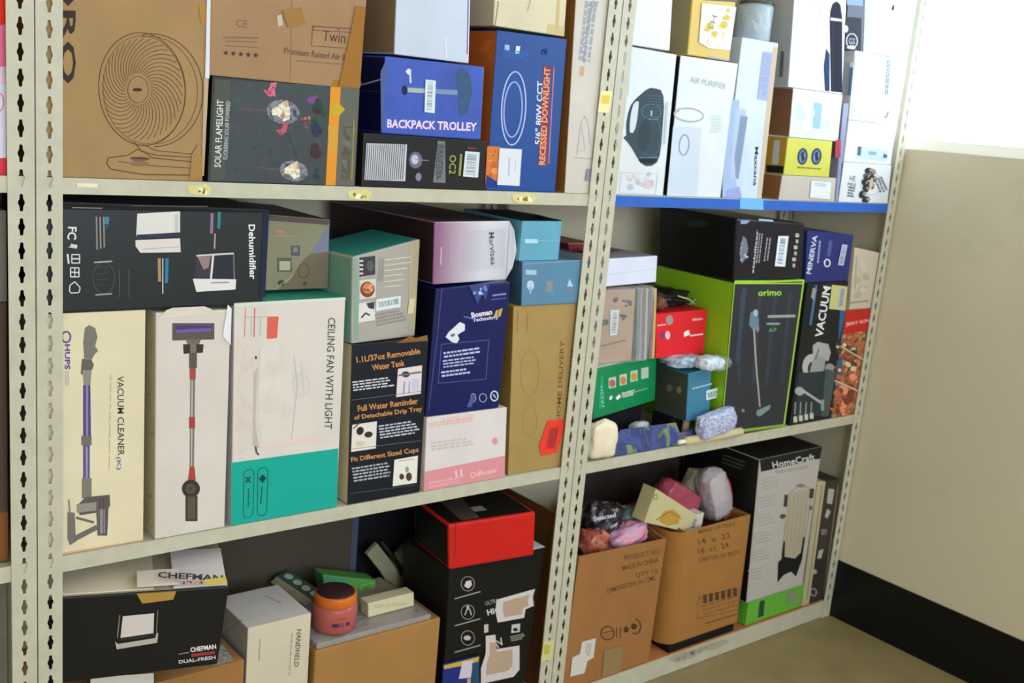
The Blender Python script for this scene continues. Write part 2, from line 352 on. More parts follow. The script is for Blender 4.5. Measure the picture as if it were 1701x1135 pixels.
# ================================================================ SHELVING
Z_TOP, Z_MID, Z_LOW = 1.3924, .7119, .060
metal = mat('#c4bfaa', .42, 'metalpaint')
HOLE = [(0, .0145), (.0025, .0135), (.0031, .006), (.0052, .002), (.0052, -.002), (.0031, -.006), (.0025, -.0135), (0, -.0145), (-.0025, -.0135), (-.0031, -.006), (-.0052, -.002), (-.0052, .002), (-.0031, .006), (-.0025, .0135)]
def slotted(mb, o, ux, wl, wr, nrm, th, z_phase, top, m):
    """a perforated flange: origin line o (x,y), across ux from -wl to +wr, keyhole slots every 40 mm"""
    n0 = int((z_phase-top)/.04)-1; o = Vector((*o, 0)); ux = Vector(ux); nrm = Vector(nrm)
    zt = top
    k = n0
    while True:
        zc = z_phase-.04*k; k += 1
        z1, z0 = min(top, zc+.02), max(0, zc-.02)
        if z0 >= top: continue
        if z1 <= 0 or z1-z0 < .001:
            if z1 <= 0: break
            continue
        N_ = nrm*th
        def wall(pa, pb): mb.add([pa, pb, pb+N_, pa+N_], [(0, 1, 2, 3)], m)
        L0, R0 = o-ux*wl, o+ux*wr
        for e in (L0, R0): wall(e+Vector((0, 0, z0)), e+Vector((0, 0, z1)))
        if z1 >= top-1e-6: wall(L0+Vector((0, 0, z1)), R0+Vector((0, 0, z1)))
        if z0 <= 1e-6: wall(L0+Vector((0, 0, z0)), R0+Vector((0, 0, z0)))
        if z1-z0 < .039:
            for q in (Vector((0, 0, 0)), N_):
                mb.add([L0+Vector((0, 0, z0))+q, R0+Vector((0, 0, z0))+q, R0+Vector((0, 0, z1))+q, L0+Vector((0, 0, z1))+q], [(0, 1, 2, 3)], m)
            continue
        ring = [(a, c) for a, c in HOLE]; n = len(ring)
        def outer(a, c):
            tx = (wr if a > 0 else wl)/abs(a) if abs(a) > 1e-9 else 1e9; tz = .02/abs(c) if abs(c) > 1e-9 else 1e9
            s_ = min(tx, tz); return (a*s_, c*s_)
        outs = [outer(a, c) for a, c in ring]
        pts = []; fcs = []
        for a, c in ring: pts.append(o+ux*a+Vector((0, 0, zc+c)))
        for a, c in outs: pts.append(o+ux*a+Vector((0, 0, zc+c)))
        corners = [(wr, .02), (wr, -.02), (-wl, -.02), (-wl, .02)]; ci = len(pts)
        for a, c in corners: pts.append(o+ux*a+Vector((0, 0, zc+c)))
        for i in range(n):
            j = (i+1) % n; f = [i, j, n+j, n+i]
            A, B = outs[i], outs[j]
            for q, (a, c) in enumerate(corners):     # include the corner where the ray pair turns it
                onA = abs(abs(A[1])-.02) < 1e-7; onB = abs(abs(B[1])-.02) < 1e-7
                if onA != onB and (a > 0) == ((A[0]+B[0]) > 0) and (c > 0) == ((A[1]+B[1]) > 0): f = [i, j, n+j, ci+q, n+i]
            fcs.append(f)
        m_ = len(pts); pts += [p+N_ for p in pts]; fcs += [[m_+i for i in f] for f in fcs]
        for i in range(n): fcs.append((i, (i+1) % n, m_+(i+1) % n, m_+i))
        mb.add(pts, fcs, m)
def post(parent, xc, side, ydir=1, y=0, top=2.35):
    """slotted angle upright: perforated front flange centred on xc and a side flange running back"""
    mb = MB(); z_ph = 1.6296
    slotted(mb, (xc, y), (1, 0, 0), .0210, .0210, (0, ydir, 0), .002, z_ph, top, metal)
    xs = xc+side*.0205
    slotted(mb, (xs-.0005, y+.0225*ydir), (0, 1, 0), .0203, .0203, (1, 0, 0), .001, z_ph, top, metal)
    return mb.build('post', parent)
def shelf(parent, x0, x1, z, lip, m=None, ly=.0025):
    mb = MB(); m = m or metal
    mb.box(x0, x1, ly, .400, z-.0022, z, m); mb.box(x0, x1, ly, ly+.002, z-lip, z-.0022, m); mb.box(x0, x1, .398, .400, z-lip, z-.0022, m)
    mb.box(x0, x1, ly+.002, ly+.014, z-lip, z-lip+.002, m)
    for s_ in (x0, x1-.002): mb.box(s_, s_+.002, ly+.002, .398, z-lip, z-.0022, m)
    return mb.build('shelf', parent)
units = [('tan grey steel shelving bay cut off by the left edge of the photo', -1.262, 0.0), ('tan grey slotted steel shelving bay in the middle, full width in view', .044, 1.279), ('tan grey slotted steel shelving bay at the right, ending at the wall', 1.324, 2.534)]
U = []
for lab, xa, xb in units:
    u = empty('steel_shelving_unit', ((xa+xb)/2, .2, 0), lab, 'shelving unit'); U.append(u)
    for xc, sd in ((xa, -1), (xb, 1)):
        post(u, xc, sd); post(u, xc, sd, -1, .402)
sh = {}
for i, (lab, xa, xb) in enumerate(units):
    a, c = xa-.0195, xb+.0195
    if i == 2: a, c = xa-.0195, xb+.0185
    sh[i, 'low'] = shelf(U[i], a, c, Z_LOW, .058)
    sh[i, 'mid'] = shelf(U[i], a, c, Z_MID, .030)
    sh[i, 'top'] = shelf(U[i], a, c, Z_TOP, .0275)
blue = mat('#2f62bd', .4, 'metalpaint')
b = MB(); b.box(1.3455, 2.5125, .0012, .0024, Z_TOP-.0278, Z_TOP-.001, blue); o = b.build('front_edge', U[2]); o['label'] = 'bright blue front edge of the top shelf'
# pale blue tape over the blue edge, paper and yellow tape on the uprights and lips
def sticker(u, q, col, y=.0018, name='tape'):
    f = MB(); fc = Face(f, (0, y, 0), (0, -1, 0)); fc.poly(q, paper(col, .5)); return f, fc
f, fc = sticker(2, [(1229, 329), (1268, 331), (1268, 349), (1229, 347)], '#6db2e6', .0008); f.build('tape', U[2])['label'] = 'light blue tape on the blue shelf edge'
f, fc = sticker(1, [(128, 304), (162, 305), (162, 312), (128, 311)], '#e9dfbf', .0018); f.build('tape', U[1])['label'] = 'cream tape on the top shelf edge'
for k, (x, y) in enumerate(((333, 317), (599, 325), (872, 331))):
    f, fc = sticker(1, [(x-22, y-8), (x+10, y-11), (x+19, y-3), (x+13, y+8), (x-8, y+7), (x-20, y+3)], '#ded08a', .0018)
    fc.blots(x-14, y-6, x+14, y+6, 6, ['#a89a3c', '#f1eccf', '#7d7640'], 2, 5, k); f.build('tape', U[1])['label'] = 'torn yellowish tape on the top shelf edge'
f, fc = sticker(1, [(998, 150), (1017, 152), (1011, 188), (993, 186)], '#efe0a0', -.0008); fc.rc(1000, 158, 1013, 172, '#e9c65a', .05, -.12); f.build('tape', U[1])['label'] = 'yellow and white sticker high on the upright'
f, fc = sticker(1, [(903, 1066), (920, 1063), (917, 1095), (898, 1100)], '#d9cf92', -.0008); fc.rc(904, 1072, 914, 1088, '#c7b54e', -.1, -.1); f.build('tape', U[1])['label'] = 'yellow sticker low on the upright'
f, fc = sticker(2, [(1108, 1094), (1128, 1085), (1150, 1080), (1176, 1070), (1204, 1062), (1212, 1068), (1190, 1078), (1168, 1082), (1150, 1094), (1122, 1102)], '#b0a994', .0018)
fc.raw([(1118, 1092), (1146, 1083), (1172, 1074), (1196, 1068), (1170, 1079), (1148, 1090), (1126, 1098)], [(0, 1, 2, 3, 4, 5, 6)], mottled('scuff_dirt', ['#6a6456', '#a29b86', '#b4ad98'], 60)); f.build('tape', U[2])['label'] = 'dirty scuffed grey tape on the lowest shelf edge'
# brown board lining the lowest shelf of the right bay
b = MB(); b.box(1.36, 2.50, .006, .385, Z_LOW+.0003, Z_LOW+.0022, card('#b5713f')); Z_LIN = Z_LOW+.0025
tag(b.build('shelf_liner'), 'rusty brown board lining the lowest shelf in the right bay', 'shelf liner')

# ================================================================ TOP SHELF, MIDDLE BAY
LIM[:] = [.0255, 1.2975]
ZT = Z_TOP+.0005; ZM = Z_MID+.0005; ZL = Z_LOW+.0005
K[0] = .97
kraft = card('#a9875c'); kraft_d = card('#8f6534'); INK = '#4b3a2c'
white_l = '#e6e4e2'
def barcode(fc, A, B, h, n=16, seed=2, col='#3a3a40'): fc.bars(A, B, h, n, col, seed)

# cardboard box with the printed fan
c = Carton('cardboard_box', 'large plain cardboard box with a line drawing of a round desk fan', [(66, 295), (336, 300), (350, -90), (58, -90)], ZT, d=.42, m=kraft, parts=True)
f = c.f; f.rough = .8
f.tx('ORO', (113, -60), (113, 139), 26, '#3d2f2c', .02)
FB = '#6a4b33'
cx, cy = 236, 148
f.ring(cx, cy, 72, 94, 1.7, FB, -6); f.ring(cx+3, cy+1, 68, 90, .9, FB, -6)
f.ring(cx+17, cy+2, 84, 94, 1.6, FB, -6, -95, 95); f.ring(cx+14, cy+2, 78, 90, 1, FB, -6, -95, 90)
for k in range(38):
    a = 2*math.pi*k/38; pts = []
    for t in range(7):
        u = t/6; r0 = .30+.66*u; aa = a+.95*u**1.2
        pts.append((cx-7+7*u+70*r0*math.cos(aa)+0, cy+90*r0*math.sin(aa)*.98))
    f.ln(pts, 1.1, FB)
f.ell(cx-7, cy+1, 17, 22, '#a5835a'); f.ring(cx-7, cy+1, 17, 22, 1.2, FB); f.ell(cx-8, cy+1, 8, 3, '#4b3526')
f.ln([(222, 235), (236, 252), (262, 258), (330, 262)], 1.4, FB); f.ln([(238, 240), (258, 250), (318, 256), (328, 240)], 1.2, FB)
f.ln([(180, 262), (212, 258), (228, 248), (240, 252), (252, 262), (330, 270)], 1.5, FB); f.ln([(180, 262), (177, 272), (184, 281), (240, 290), (326, 291)], 1.6, FB)
f.ln([(196, 268), (250, 275), (326, 280)], 1, FB); f.ell(232, 264, 14, 4, '#7a5f47'); f.ell(232, 272, 16, 4, '#8a6e52'); f.ln([(216, 262), (248, 264)], 1.6, '#3d2c20')
f.poly([(330, 6), (346, 8), (344, 40), (333, 38)], '#b5853f')
t = c.on('tape', 'clear strip of packing tape down the right edge'); t.rough = .15
t.poly([(345, -90), (350.5, -90), (347, 130), (340, 130)], '#d8dcea'); t.poly([(338, 130), (346, 130), (338, 292), (334, 292)], '#b79a70')
t2 = c.on('tape', 'brown tape over the lower right corner'); t2.rough = .25; t2.poly([(318, 256), (336, 258), (335, 299), (314, 297)], '#a67a3a')
c.done()
# garden light box, with the twin air-bed box on it
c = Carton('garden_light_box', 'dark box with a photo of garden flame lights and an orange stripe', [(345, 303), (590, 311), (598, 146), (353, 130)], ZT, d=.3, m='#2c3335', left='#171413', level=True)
gtop = c.top
f = c.f
f.poly([(349, 300), (372, 301), (383, 133), (357, 132)], '#555651')
pic = mottled('print_garden_photo', ['#1e2c2e', '#2d3d3c', '#34333c', '#2d4a3e'], 45)
f.poly([(372, 301), (541, 307), (548, 143), (383, 133)], pic)
f.poly([(541, 308), (557, 309), (566, 145), (549, 144)], '#e5962e'); f.poly([(557, 309), (588, 310), (597, 146), (566, 145)], '#66665c')
f.poly([(549, 172), (564, 172), (573, 182), (562, 194), (549, 192)], '#cda72c'); f.poly([(545, 210), (561, 210), (557, 250), (545, 255)], '#d8a038')
f.ln([(588, 200), (584, 300)], 1.5, '#b0903e'); f.rc(570, 210, 584, 298, mottled('print_garden_edge', ['#5d5a3e', '#4a3c2e', '#6e6a58'], 50), 0, -.04)
f.tx('SOLAR FLAMELIGHT', (361, 278), (366, 166), 11, '#e3e1de', .01); f.tx('FLICKERING SOLAR POWERED', (374, 265), (379, 168), 7, '#c3c1c4', .01)
for (x, y, s_) in ((468, 186, 1.0), (486, 284, .85)):
    f.poly(f.epts(x+2*s_, y, 28*s_, 20*s_, 12, 14), mottled('print_lantern_glass', ['#2c3038', '#5a606c', '#8a8a98', '#4a4648', '#a89c94'], 70)); f.poly([(x-2*s_, y-14*s_), (x+9*s_, y-20*s_), (x+14*s_, y-4*s_), (x+13*s_, y+12*s_), (x+3*s_, y+16*s_), (x-7*s_, y+6*s_), (x-16*s_, y+5*s_), (x-17*s_, y-4*s_)], mottled('print_lantern_glow', ['#8a6a50', '#d8b490', '#fff2dc', '#b08468'], 75))
    f.ln([(x-70*s_, y-6), (x-26*s_, y-2)], 2, '#6c5350')
f.poly([(436, 148), (444, 151), (450, 138), (460, 137), (456, 150), (458, 160), (446, 160)], mottled('print_petals', ['#7c2440', '#c83a56', '#e0708a', '#4a2a38'], 90)); f.poly([(458, 216), (468, 214), (472, 202), (478, 206), (476, 218), (466, 226)], mottled('print_petals_two', ['#8a3048', '#c4506a', '#3a2c3c'], 90))
f.blots(508, 150, 534, 176, 8, ['#5d3f6e', '#7a5088'], 3, 7, 7); f.blots(498, 190, 516, 216, 8, ['#c0705c', '#8a4a58'], 2, 4, 8); f.blots(515, 160, 538, 300, 22, ['#1f4a36', '#274a40', '#4a2a30', '#2b3c52'], 3, 9, 9)
f.ln([(480, 222), (496, 262)], 3, mottled('print_leaf_blue', ['#2a4058', '#24363e'], 60))
c.done()
c = Carton('cardboard_box', 'cardboard air bed box with a framed word and a row of stars', [(346, 127), (597, 147), (617, -90), (352, -90)], gtop+.0005, d=.4, m=card('#a88360'), bevel=.003)
f = c.f; f.rough = .8; P2 = '#6c5244'
f.tx('CE', (392, 38), (411, 40), 13, '#7c6254'); f.ln([(370, 62), (430, 63)], 3, '#8c6f58'); f.ln([(374, 68), (428, 70)], .9, P2); f.ln([(374, 76), (430, 79)], 2, '#8c6f58')
for i in range(5):
    x = 375+12.4*i; y = 88+1.0*i; f.poly([(x+(5 if j % 2 == 0 else 2.2)*math.sin(j*math.pi/5), y-(5 if j % 2 == 0 else 2.2)*math.cos(j*math.pi/5)) for j in range(10)], '#4c3a34')
f.frame(520, 44, 588, 50, 1, P2, .06); f.rc(560, 48, 564, 50, P2)
f.frame(519, 43, 590, 76, 1.1, P2, .07, -.05); f.tx('Twin', (536, 59), (574, 63), 18, '#594238'); f.tx('Premium Raised Air Bed', (472, 84), (586, 97), 11, P2, .012); f.micro((492, 101), (585, 108), 4, 1, '#8c6f58', 4)
f.poly([(555, 132), (600, 136), (597, 147), (550, 143)], '#a8742e')
t = c.on('tape', 'torn brown tape beside a pale scuff'); t.rough = .3; t.poly([(468, 18), (500, 12), (506, 40), (478, 46)], '#a07434')
f.poly([(460, 26), (468, 24), (470, 42), (462, 44)], '#cbbba8')
f.ln([(486, -80), (482, 135)], .8, '#8c6c4c')
t = c.on('tape', 'brown tape wrapping the right edge'); t.rough = .25; t.poly([(590, 10), (606, 12), (597, 146), (562, 142), (578, 70)], '#a06c2a')
c.done()
# lamp carton and the backpack-trolley carton on it
K[0] = .97
c = Carton('lamp_box', 'black box with white striped panel and yellow lettering', [(600, 313), (803, 318), (808, 232), (604, 223)], ZT, d=.28, m='#171518', left='#2a2420', level=True); ztr = c.top
f = c.f
f.poly([(609, 238), (676, 240), (673, 301), (605, 299)], '#c9c9d0')
for i in range(19): x = 611+3.4*i; f.ln([(x, 240), (x-4, 299)], 1.3, '#55555e')
f.ell(690, 266, 11, 14, '#6f6a80'); f.ell(689, 265, 6, 8, '#c5bfd6'); f.ell(695, 294, 5, 7, '#8e7f9c'); f.ln([(690, 265), (712, 267)], 1.6, '#8a8594')
f.poly([(727, 234), (739, 235), (740, 304), (719, 303), (724, 260)], '#7a7a7e'); f.micro((732, 240), (728, 302), 12, 5, '#3a3a3e', 6)
f.tx('OC2', (752, 258), (751, 289), 11, '#b4bb5a'); f.ln([(766, 256), (763, 292)], 4, '#94985c'); f.ln([(770, 256), (767, 292)], .8, '#2a2a20')
t = c.on('label_sticker', 'white barcode sticker'); t.poly([(772, 251), (796, 253), (793, 295), (768, 293)], '#d9e2e6'); barcode(t, (783, 256), (780, 292), 16, 12, 5, '#9098a4')
f.poly([(776, 244), (790, 245), (790, 249), (776, 248)], '#7e2f3c')
c.done()
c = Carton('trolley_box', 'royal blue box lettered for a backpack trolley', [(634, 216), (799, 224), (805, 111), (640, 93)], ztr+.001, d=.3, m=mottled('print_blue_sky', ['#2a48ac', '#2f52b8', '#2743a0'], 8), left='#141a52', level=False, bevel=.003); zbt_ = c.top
f = c.f
f.tx('BACKPACK TROLLEY', (643, 205), (792, 211), 14.5, '#f3d6f4', .03)
f.poly([(676, 145), (760, 150), (760, 158), (676, 153)], '#7e94b4'); f.poly([(676, 146), (706, 148), (706, 155), (676, 153)], '#a9b8b0'); f.ln([(674, 118), (681, 122), (682, 138)], 3, '#d5dcf4'); f.ell(672, 150, 5, 8, '#1c2452'); f.ell(679, 119, 4, 5, '#dfe6fb')
f.poly([(757, 124), (766, 112), (780, 124), (785, 150), (776, 190), (764, 192), (760, 150)], '#3f5a80'); f.blots(760, 122, 780, 186, 12, ['#465f84', '#3a5686'], 3, 5, 12)
t = c.on('label_sticker', 'white barcode sticker'); t.poly([(706, 132), (723, 134), (721, 188), (704, 186)], '#dce6ee'); barcode(t, (714, 136), (712, 184), 9, 18, 7, '#7c8896')
l = c.l; l.ln([(597, 142), (640, 130)], 2.5, '#b8c4e8'); l.ln([(590, 150), (630, 152)], 2, '#2c4a5a')
t = c.on('tape', 'clear tape folded over the corner'); t.rough = .1; t.poly([(631, 120), (640, 100), (643, 106), (638, 140), (636, 212), (632, 214)], '#54609a')
c.done()
c = Carton('white_box', 'plain white box in plastic wrap standing on the blue trolley box', [(655, 93), (779, 103), (784, -90), (662, -90)], zbt_+.004, d=.26, m=paper('#c9d2e2', .3), left='#9a8468', bevel=.003)
c.f.ln([(779, -60), (776, 90)], 2, '#8a5fa8'); c.f.ln([(740, 60), (742, 96)], 1.2, '#f0f4fa')
c.done()
# downlight carton, cream box on top, tall white sketch box
c = Carton('downlight_box', 'tall blue and orange box with a ring light drawing and vertical lettering', [(808, 314), (922, 319), (942, 65), (826, 50)], ZT, y=.014, d=.3, m='#1d4a94', left='#cc6a28', top='#1d4a94', bevel=.002); zdl = c.top
f = c.f
f.poly([(809, 243), (831, 244), (826, 308), (806, 304)], '#d67a3a'); f.poly([(808, 290), (830, 305), (826, 312), (806, 312)], '#1d3f86'); f.blots(810, 246, 828, 298, 12, ['#e8955a', '#c86628'], 2, 6, 4)
f.ring(853, 180, 20, 61, 2.2, '#b7c3e6', 3); f.ring(852, 182, 15, 46, 2.4, '#9db0e4', 3)
f.tx('5/6" 80W CCT', (893, 240), (897, 135), 10, '#dfe6f6', .02)
f.poly([(894, 274), (908, 275), (915, 110), (903, 109)], '#8e3a48'); f.tx('RECESSED DOWNLIGHT', (900, 274), (909, 112), 10.5, '#f0a274', .03); f.ln([(911, 272), (920, 112)], 1.5, '#d88a8a')
f.rc(838, 74, 846, 84, '#a8bbe0', .1, 0); f.poly([(857, 76), (864, 77), (862, 90), (856, 89)], '#dce6f6'); f.micro((834, 88), (880, 94), 14, 4, '#3c68ac', 4); f.tx('2', (903, 92), (904, 80), 9, '#142a5c', .02)
t = c.on('label_sticker', 'white delivery label'); t.poly([(829, 246), (866, 248), (862, 309), (825, 307)], '#e0e0ea'); t.ln([(845, 262), (844, 292)], 2, '#aab0c4'); t.ln([(856, 264), (854, 285)], 1, '#b8bccc')
c.l.blots(790, 60, 820, 120, 8, ['#d8762e', '#c8622a'], 4, 9, 2)
c.done()
K[0] = .95
c = Carton('cream_box', 'cream box lying on the blue downlight box', [(819, 49), (937, 64), (948, -90), (826, -90)], zdl+.006, y=.014, d=.28, m=paper('#dccfae', .5), left='#d6c7b8', bevel=.003)
c.f.ln([(828, 2), (822, 45)], 1.6, '#8a8468'); c.f.ln([(881, 0), (876, 18)], 2.4, '#b4ac90'); c.f.poly([(910, 40), (938, 44), (937, 62), (908, 58)], '#d0c08e'); c.f.ln([(929, -20), (925, 50)], 5, '#d2b880')
c.done()
c = Carton('narrow_box', 'tall narrow white box with grey vertical print, brown left side, beside the slotted upright', [(938, 321), (989, 323), (1022, -90), (962, -90)], ZT, d=.3, m=paper('#d3cabf', .45), left=card('#94622a'), bevel=.0015)
f = c.f
f.micro((982, 2), (970, 104), 22, 3, '#a7aab2', 9, .7, .05); f.micro((990, 2), (978, 40), 12, 2, '#9fa6b4', 10)
for i, (x, y) in enumerate(((968, 30), (962, 75))): f.tx('PARTS' if i else 'FRAGILE', (x+8, y+26), (x+11, y-26), 7, '#9499a4', .01)
f.rc(964, 110, 971, 126, '#d3a888', 0, -.1); f.ln([(958, 258), (965, 205), (971, 192), (977, 206), (980, 240)], 1, '#a9a8b4'); f.ln([(953, 262), (984, 264)], 1.2, '#a8a0a4'); f.ln([(966, 210), (972, 250), (958, 252)], .8, '#b4aec2')
t = c.on('label_sticker', 'small grey sticker'); t.poly([(974, 280), (983, 281), (981, 301), (971, 300)], '#8d90a4')
c.done()

# ================================================================ TOP SHELF, RIGHT BAY (by the window)
LIM[:] = [1.3060, 2.552]
K[0] = .92
WH = '#dfe3e6'
c = Carton('white_box', 'white box printed with a dark grey jug shape, next to the slotted upright', [(1018, 322), (1101, 326), (1124, 91), (1030, 74)], ZT, y=.02, d=.3, m=paper(WH, .4), bevel=.0015); zr1 = c.top
f = c.f
G1 = '#3c4e58'
f.poly([(1072, 122+28), (1080, 118+28), (1090, 147), (1098, 150), (1102, 160), (1103, 178), (1101, 205), (1099, 235), (1096, 258), (1091, 270), (1082, 276), (1072, 276), (1063, 270), (1056, 258), (1049, 246), (1042, 236), (1035, 229), (1040, 225), (1040, 205), (1043, 188), (1048, 174), (1056, 164), (1064, 157)], G1)
f.poly([(1052, 173), (1057, 168), (1061, 169), (1060, 182), (1058, 200), (1055, 214), (1051, 221), (1046, 220), (1046, 205), (1048, 188)], '#d7dde2'); f.ring(1082, 186, 16, 13, 1, '#6e828c', 0); f.ring(1080, 226, 18, 34, 1, '#5a6d78'); f.ell(1076, 266, 15, 6, '#1e2a32'); f.ln([(1062, 262), (1092, 262)], 1.4, '#7d929c'); f.ell(1082, 188, 1.5, 5, '#c3d0d6'); f.ln([(1072, 197), (1094, 199)], 1, '#93a4ac'); f.ell(1070, 224, 10, 28, '#33444e', 8)
for i in range(9): f.ln([(1075, 158+5*i), (1101, 160+5*i)], 1, '#56686f')
f.blots(1038, 284, 1090, 318, 16, ['#d9c8ce', '#c6bfd2', '#e5d6d4'], 3, 8, 4); f.ln([(1046, 100), (1041, 160)], 4, '#b9cbd9'); f.ln([(1108, 170), (1103, 240)], 4, '#bccbd8'); f.frame(1032, 286, 1092, 320, .8, '#c8c6d2', .05, -.1)
c.done()
c = Carton('white_box', 'blown bright white box standing on the box with the jug picture', [(1048, 73), (1112, 86), (1122, -90), (1052, -90)], zr1+.006, y=.03, d=.28, m=paper('#e6e8ea', .4)); c.f.ln([(1052, 10), (1049, 60)], 3, '#c4d2dc'); c.done()
c = Carton('air_purifier_box', 'white box with pale grey air purifier lettering and an oval ring', [(1108, 326), (1196, 331), (1226, 106), (1131, 92)], ZT, y=.02, d=.3, m=paper(WH, .4), left='#0c0c12', bevel=.0015); zr2 = c.top  # left side near-black: shade of the gap between the boxes put into its colour
f = c.f; f.tx('AIR PURIFIER', (1146, 132), (1206, 144), 10, '#a7b1b0', .01); f.ring(1144, 191, 24, 11, 2.6, '#a9b5ae', 6); f.ring(1135, 192, 14, 8, 2, '#d4b39a', 6, 120, 240)
f.ell(1136, 241, 7, 16, '#8e9fc0', 5); f.ell(1136, 241, 4, 11, '#66789e', 5); f.ell(1136, 232, 2.5, 3, '#c8d2e6'); f.poly([(1118, 210), (1165, 212), (1158, 325), (1108, 322)], paper('#cfd9e8')); f.ring(1136, 241, 8, 17, 2.2, '#8797b8', 5); f.micro((1180, 205), (1200, 207), 30, 6, '#cfe0da', 5)
c.done()
c = Carton('taped_box', 'box covered in yellow tape and white labels on the air purifier box', [(1142, 91), (1212, 101), (1232, -90), (1158, -90)], zr2+.004, y=.03, d=.28, m=paper('#d9b64a', .3), left=card('#a3906a'), bevel=.003)
f = c.f; t = c.on('label_sticker', 'white shipping label under yellow tape')
t.poly([(1165, 5), (1222, 12), (1212, 84), (1176, 80), (1160, 70)], '#e8e9e0'); t.blots(1162, 10, 1212, 78, 22, ['#e6d680', '#f0eede', '#d9c35c'], 3, 8, 6); t.tx('TH', (1178, 52), (1186, 26), 9, '#8c9098'); f.ln([(1176, 96), (1210, 103)], 7, '#a3b0bf'); f.poly([(1160, -20), (1225, -10), (1224, 4), (1166, 0)], '#6d6f62')
c.done()
c = Carton('vacuum_box', 'tall pale blue-white box with a slim vacuum picture and dark vertical lettering', [(1201, 332), (1264, 335), (1293, 72), (1233, 62)], ZT, y=.02, d=.26, m=paper('#cdd9ea', .35), bevel=.0015); zr4 = c.top
f = c.f; f.poly([(1200, 300), (1216, 165), (1228, 166), (1222, 300), (1228, 330), (1200, 330)], '#a9bce0'); f.poly([(1212, 296), (1222, 180), (1240, 182), (1228, 298)], '#b7c7de'); f.poly([(1220, 260), (1230, 192), (1242, 194), (1232, 262), (1226, 298), (1222, 296)], '#8798b8'); f.poly([(1266, 85), (1286, 88), (1274, 168), (1257, 165)], '#a9b4d8'); f.micro((1274, 90), (1264, 164), 15, 4, '#98a4ca', 4)
f.tx('Maxcana', (1257, 244), (1254, 309), 6, '#3a3d44', .02); f.poly([(1284, 78), (1292, 79), (1264, 334), (1257, 334)], '#d2bda4'); f.poly([(1204, 332), (1206, 316), (1228, 310), (1232, 333)], '#9da4da')
c.done()
b = MB(); glm = plastic_film('blue_grey_plastic', (.55, .66, .75), .85, .2)
p = at(1252, 66, .08); b.lathe((p.x, .085, zr4+.002), [(.042, 0), (.046, .004), (.046, .085), (.043, .095)], glm, 32); r = empty('plastic_tub', (p.x, .085, zr4+.002), 'round blue-grey plastic tub with dark rim, on top of the tall pale vacuum box', 'tub'); b.build('tub_body', r, r.location)
b = MB(); b.lathe((p.x, .085, zr4+.097), [(.046, 0), (.047, .006), (.044, .01), (.01, .012)], mat('#5c5f52', .4), 32); b.build('rim', r, r.location)
c = Carton('plain_box', 'small plain cardboard box with a white sticker, lowest of the short stack by the window', [(1293, 336), (1385, 341), (1389, 297), (1300, 290)], ZT, y=-.0+.004, d=.22, m=paper('#c4bbb0', .6), left=card('#8c5a30'), level=True); z1 = c.top
t = c.on('label_sticker', 'white sticker'); t.poly([(1347, 300), (1380, 303), (1377, 331), (1344, 328)], '#dfe3e6'); t.micro((1352, 306), (1372, 308), 6, 2, '#aab4c0'); c.done()
c = Carton('yellow_box', 'yellow box with two dark oval pictures in the short stack by the window', [(1302, 289), (1377, 294), (1383, 235), (1309, 228)], z1+.001, d=.22, m=paper('#cfcc50', .45), left='#c08f2c', level=True); z2 = c.top
for x in (1333, 1356):
    c.f.ell(x, 260, 8.5, 14, '#20385c', 6); c.f.ell(x, 260, 5.5, 11, '#6f86a8', 6); c.f.poly([(x-3, 255), (x+3, 250), (x+2, 258), (x+4, 264), (x-1, 270)], '#26303e')
c.f.micro((1324, 278), (1366, 281), 4, 1, '#7c7c3c')
l = c.l; l.poly([(1286, 233), (1296, 233), (1293, 273), (1282, 273)], '#c9c6c0'); l.poly([(1273, 274), (1302, 276), (1301, 288), (1273, 286)], '#1a1410'); c.done()
c = Carton('white_box', 'white box with pale blue print standing on the yellow box', [(1311, 228), (1392, 234), (1400, 156), (1318, 148)], z2+.001, d=.22, m=paper('#d8e4ea', .45), left=card('#8a5c3c'), level=True); z3 = c.top
c.f.poly([(1352, 170), (1366, 172), (1362, 215), (1350, 213)], '#9cc3d3'); c.f.blots(1318, 160, 1395, 225, 14, ['#cfe3ea', '#e3ece9', '#f0e2dc'], 4, 10, 5); c.done()
c = Carton('white_box', 'white box with a tall dark blue bottle picture, cut off at the top', [(1309, 147), (1399, 156), (1410, -90), (1326, -90)], z3+.001, y=.006, d=.22, m=paper('#e6e6e6', .4), left=paper('#b3b4b0'))
f = c.f; f.poly([(1378, 35), (1379, 18), (1383, 6), (1390, 2), (1396, 8), (1399, 30), (1399, 154), (1380, 152)], '#0d1330'); f.poly([(1380, 29), (1399, 32), (1399, 36), (1379, 34)], '#cfc8d6'); f.poly([(1382, 36), (1386, 36), (1385, 150), (1382, 150)], '#2a1c2c'); f.poly([(1368, 110), (1372, 80), (1378, 90), (1378, 152), (1370, 151)], '#1c3460'); f.ln([(1370, 0), (1360, 30)], 1, '#cdb8a0'); f.ln([(1352, 2), (1366, 26)], 1, '#bcc8c0')
l = c.l; l.poly([(1297, 85), (1303, 85), (1300, 128), (1294, 128)], '#66696a')
c.done()
c = Carton('grey_blue_box', 'thin grey-blue box standing in the gap beside the white box stack', [(1386.5, 341), (1391, 342), (1410, 172), (1401, 172)], ZT, y=.006, d=.2, m='#8d94b4'); c.f.poly([(1388, 232), (1397, 233), (1396, 262), (1387, 262)], '#b03a52'); c.done()
c = Carton('gadget_box', 'white box with a dark chain-like picture, at the foot of the stack beside the window', [(1392, 342), (1473, 347), (1481, 276), (1402, 268)], ZT, y=.004, d=.2, m=paper(WH, .4), left='#30367c', level=True); z1 = c.top
f = c.f; D = '#2a2a2c'
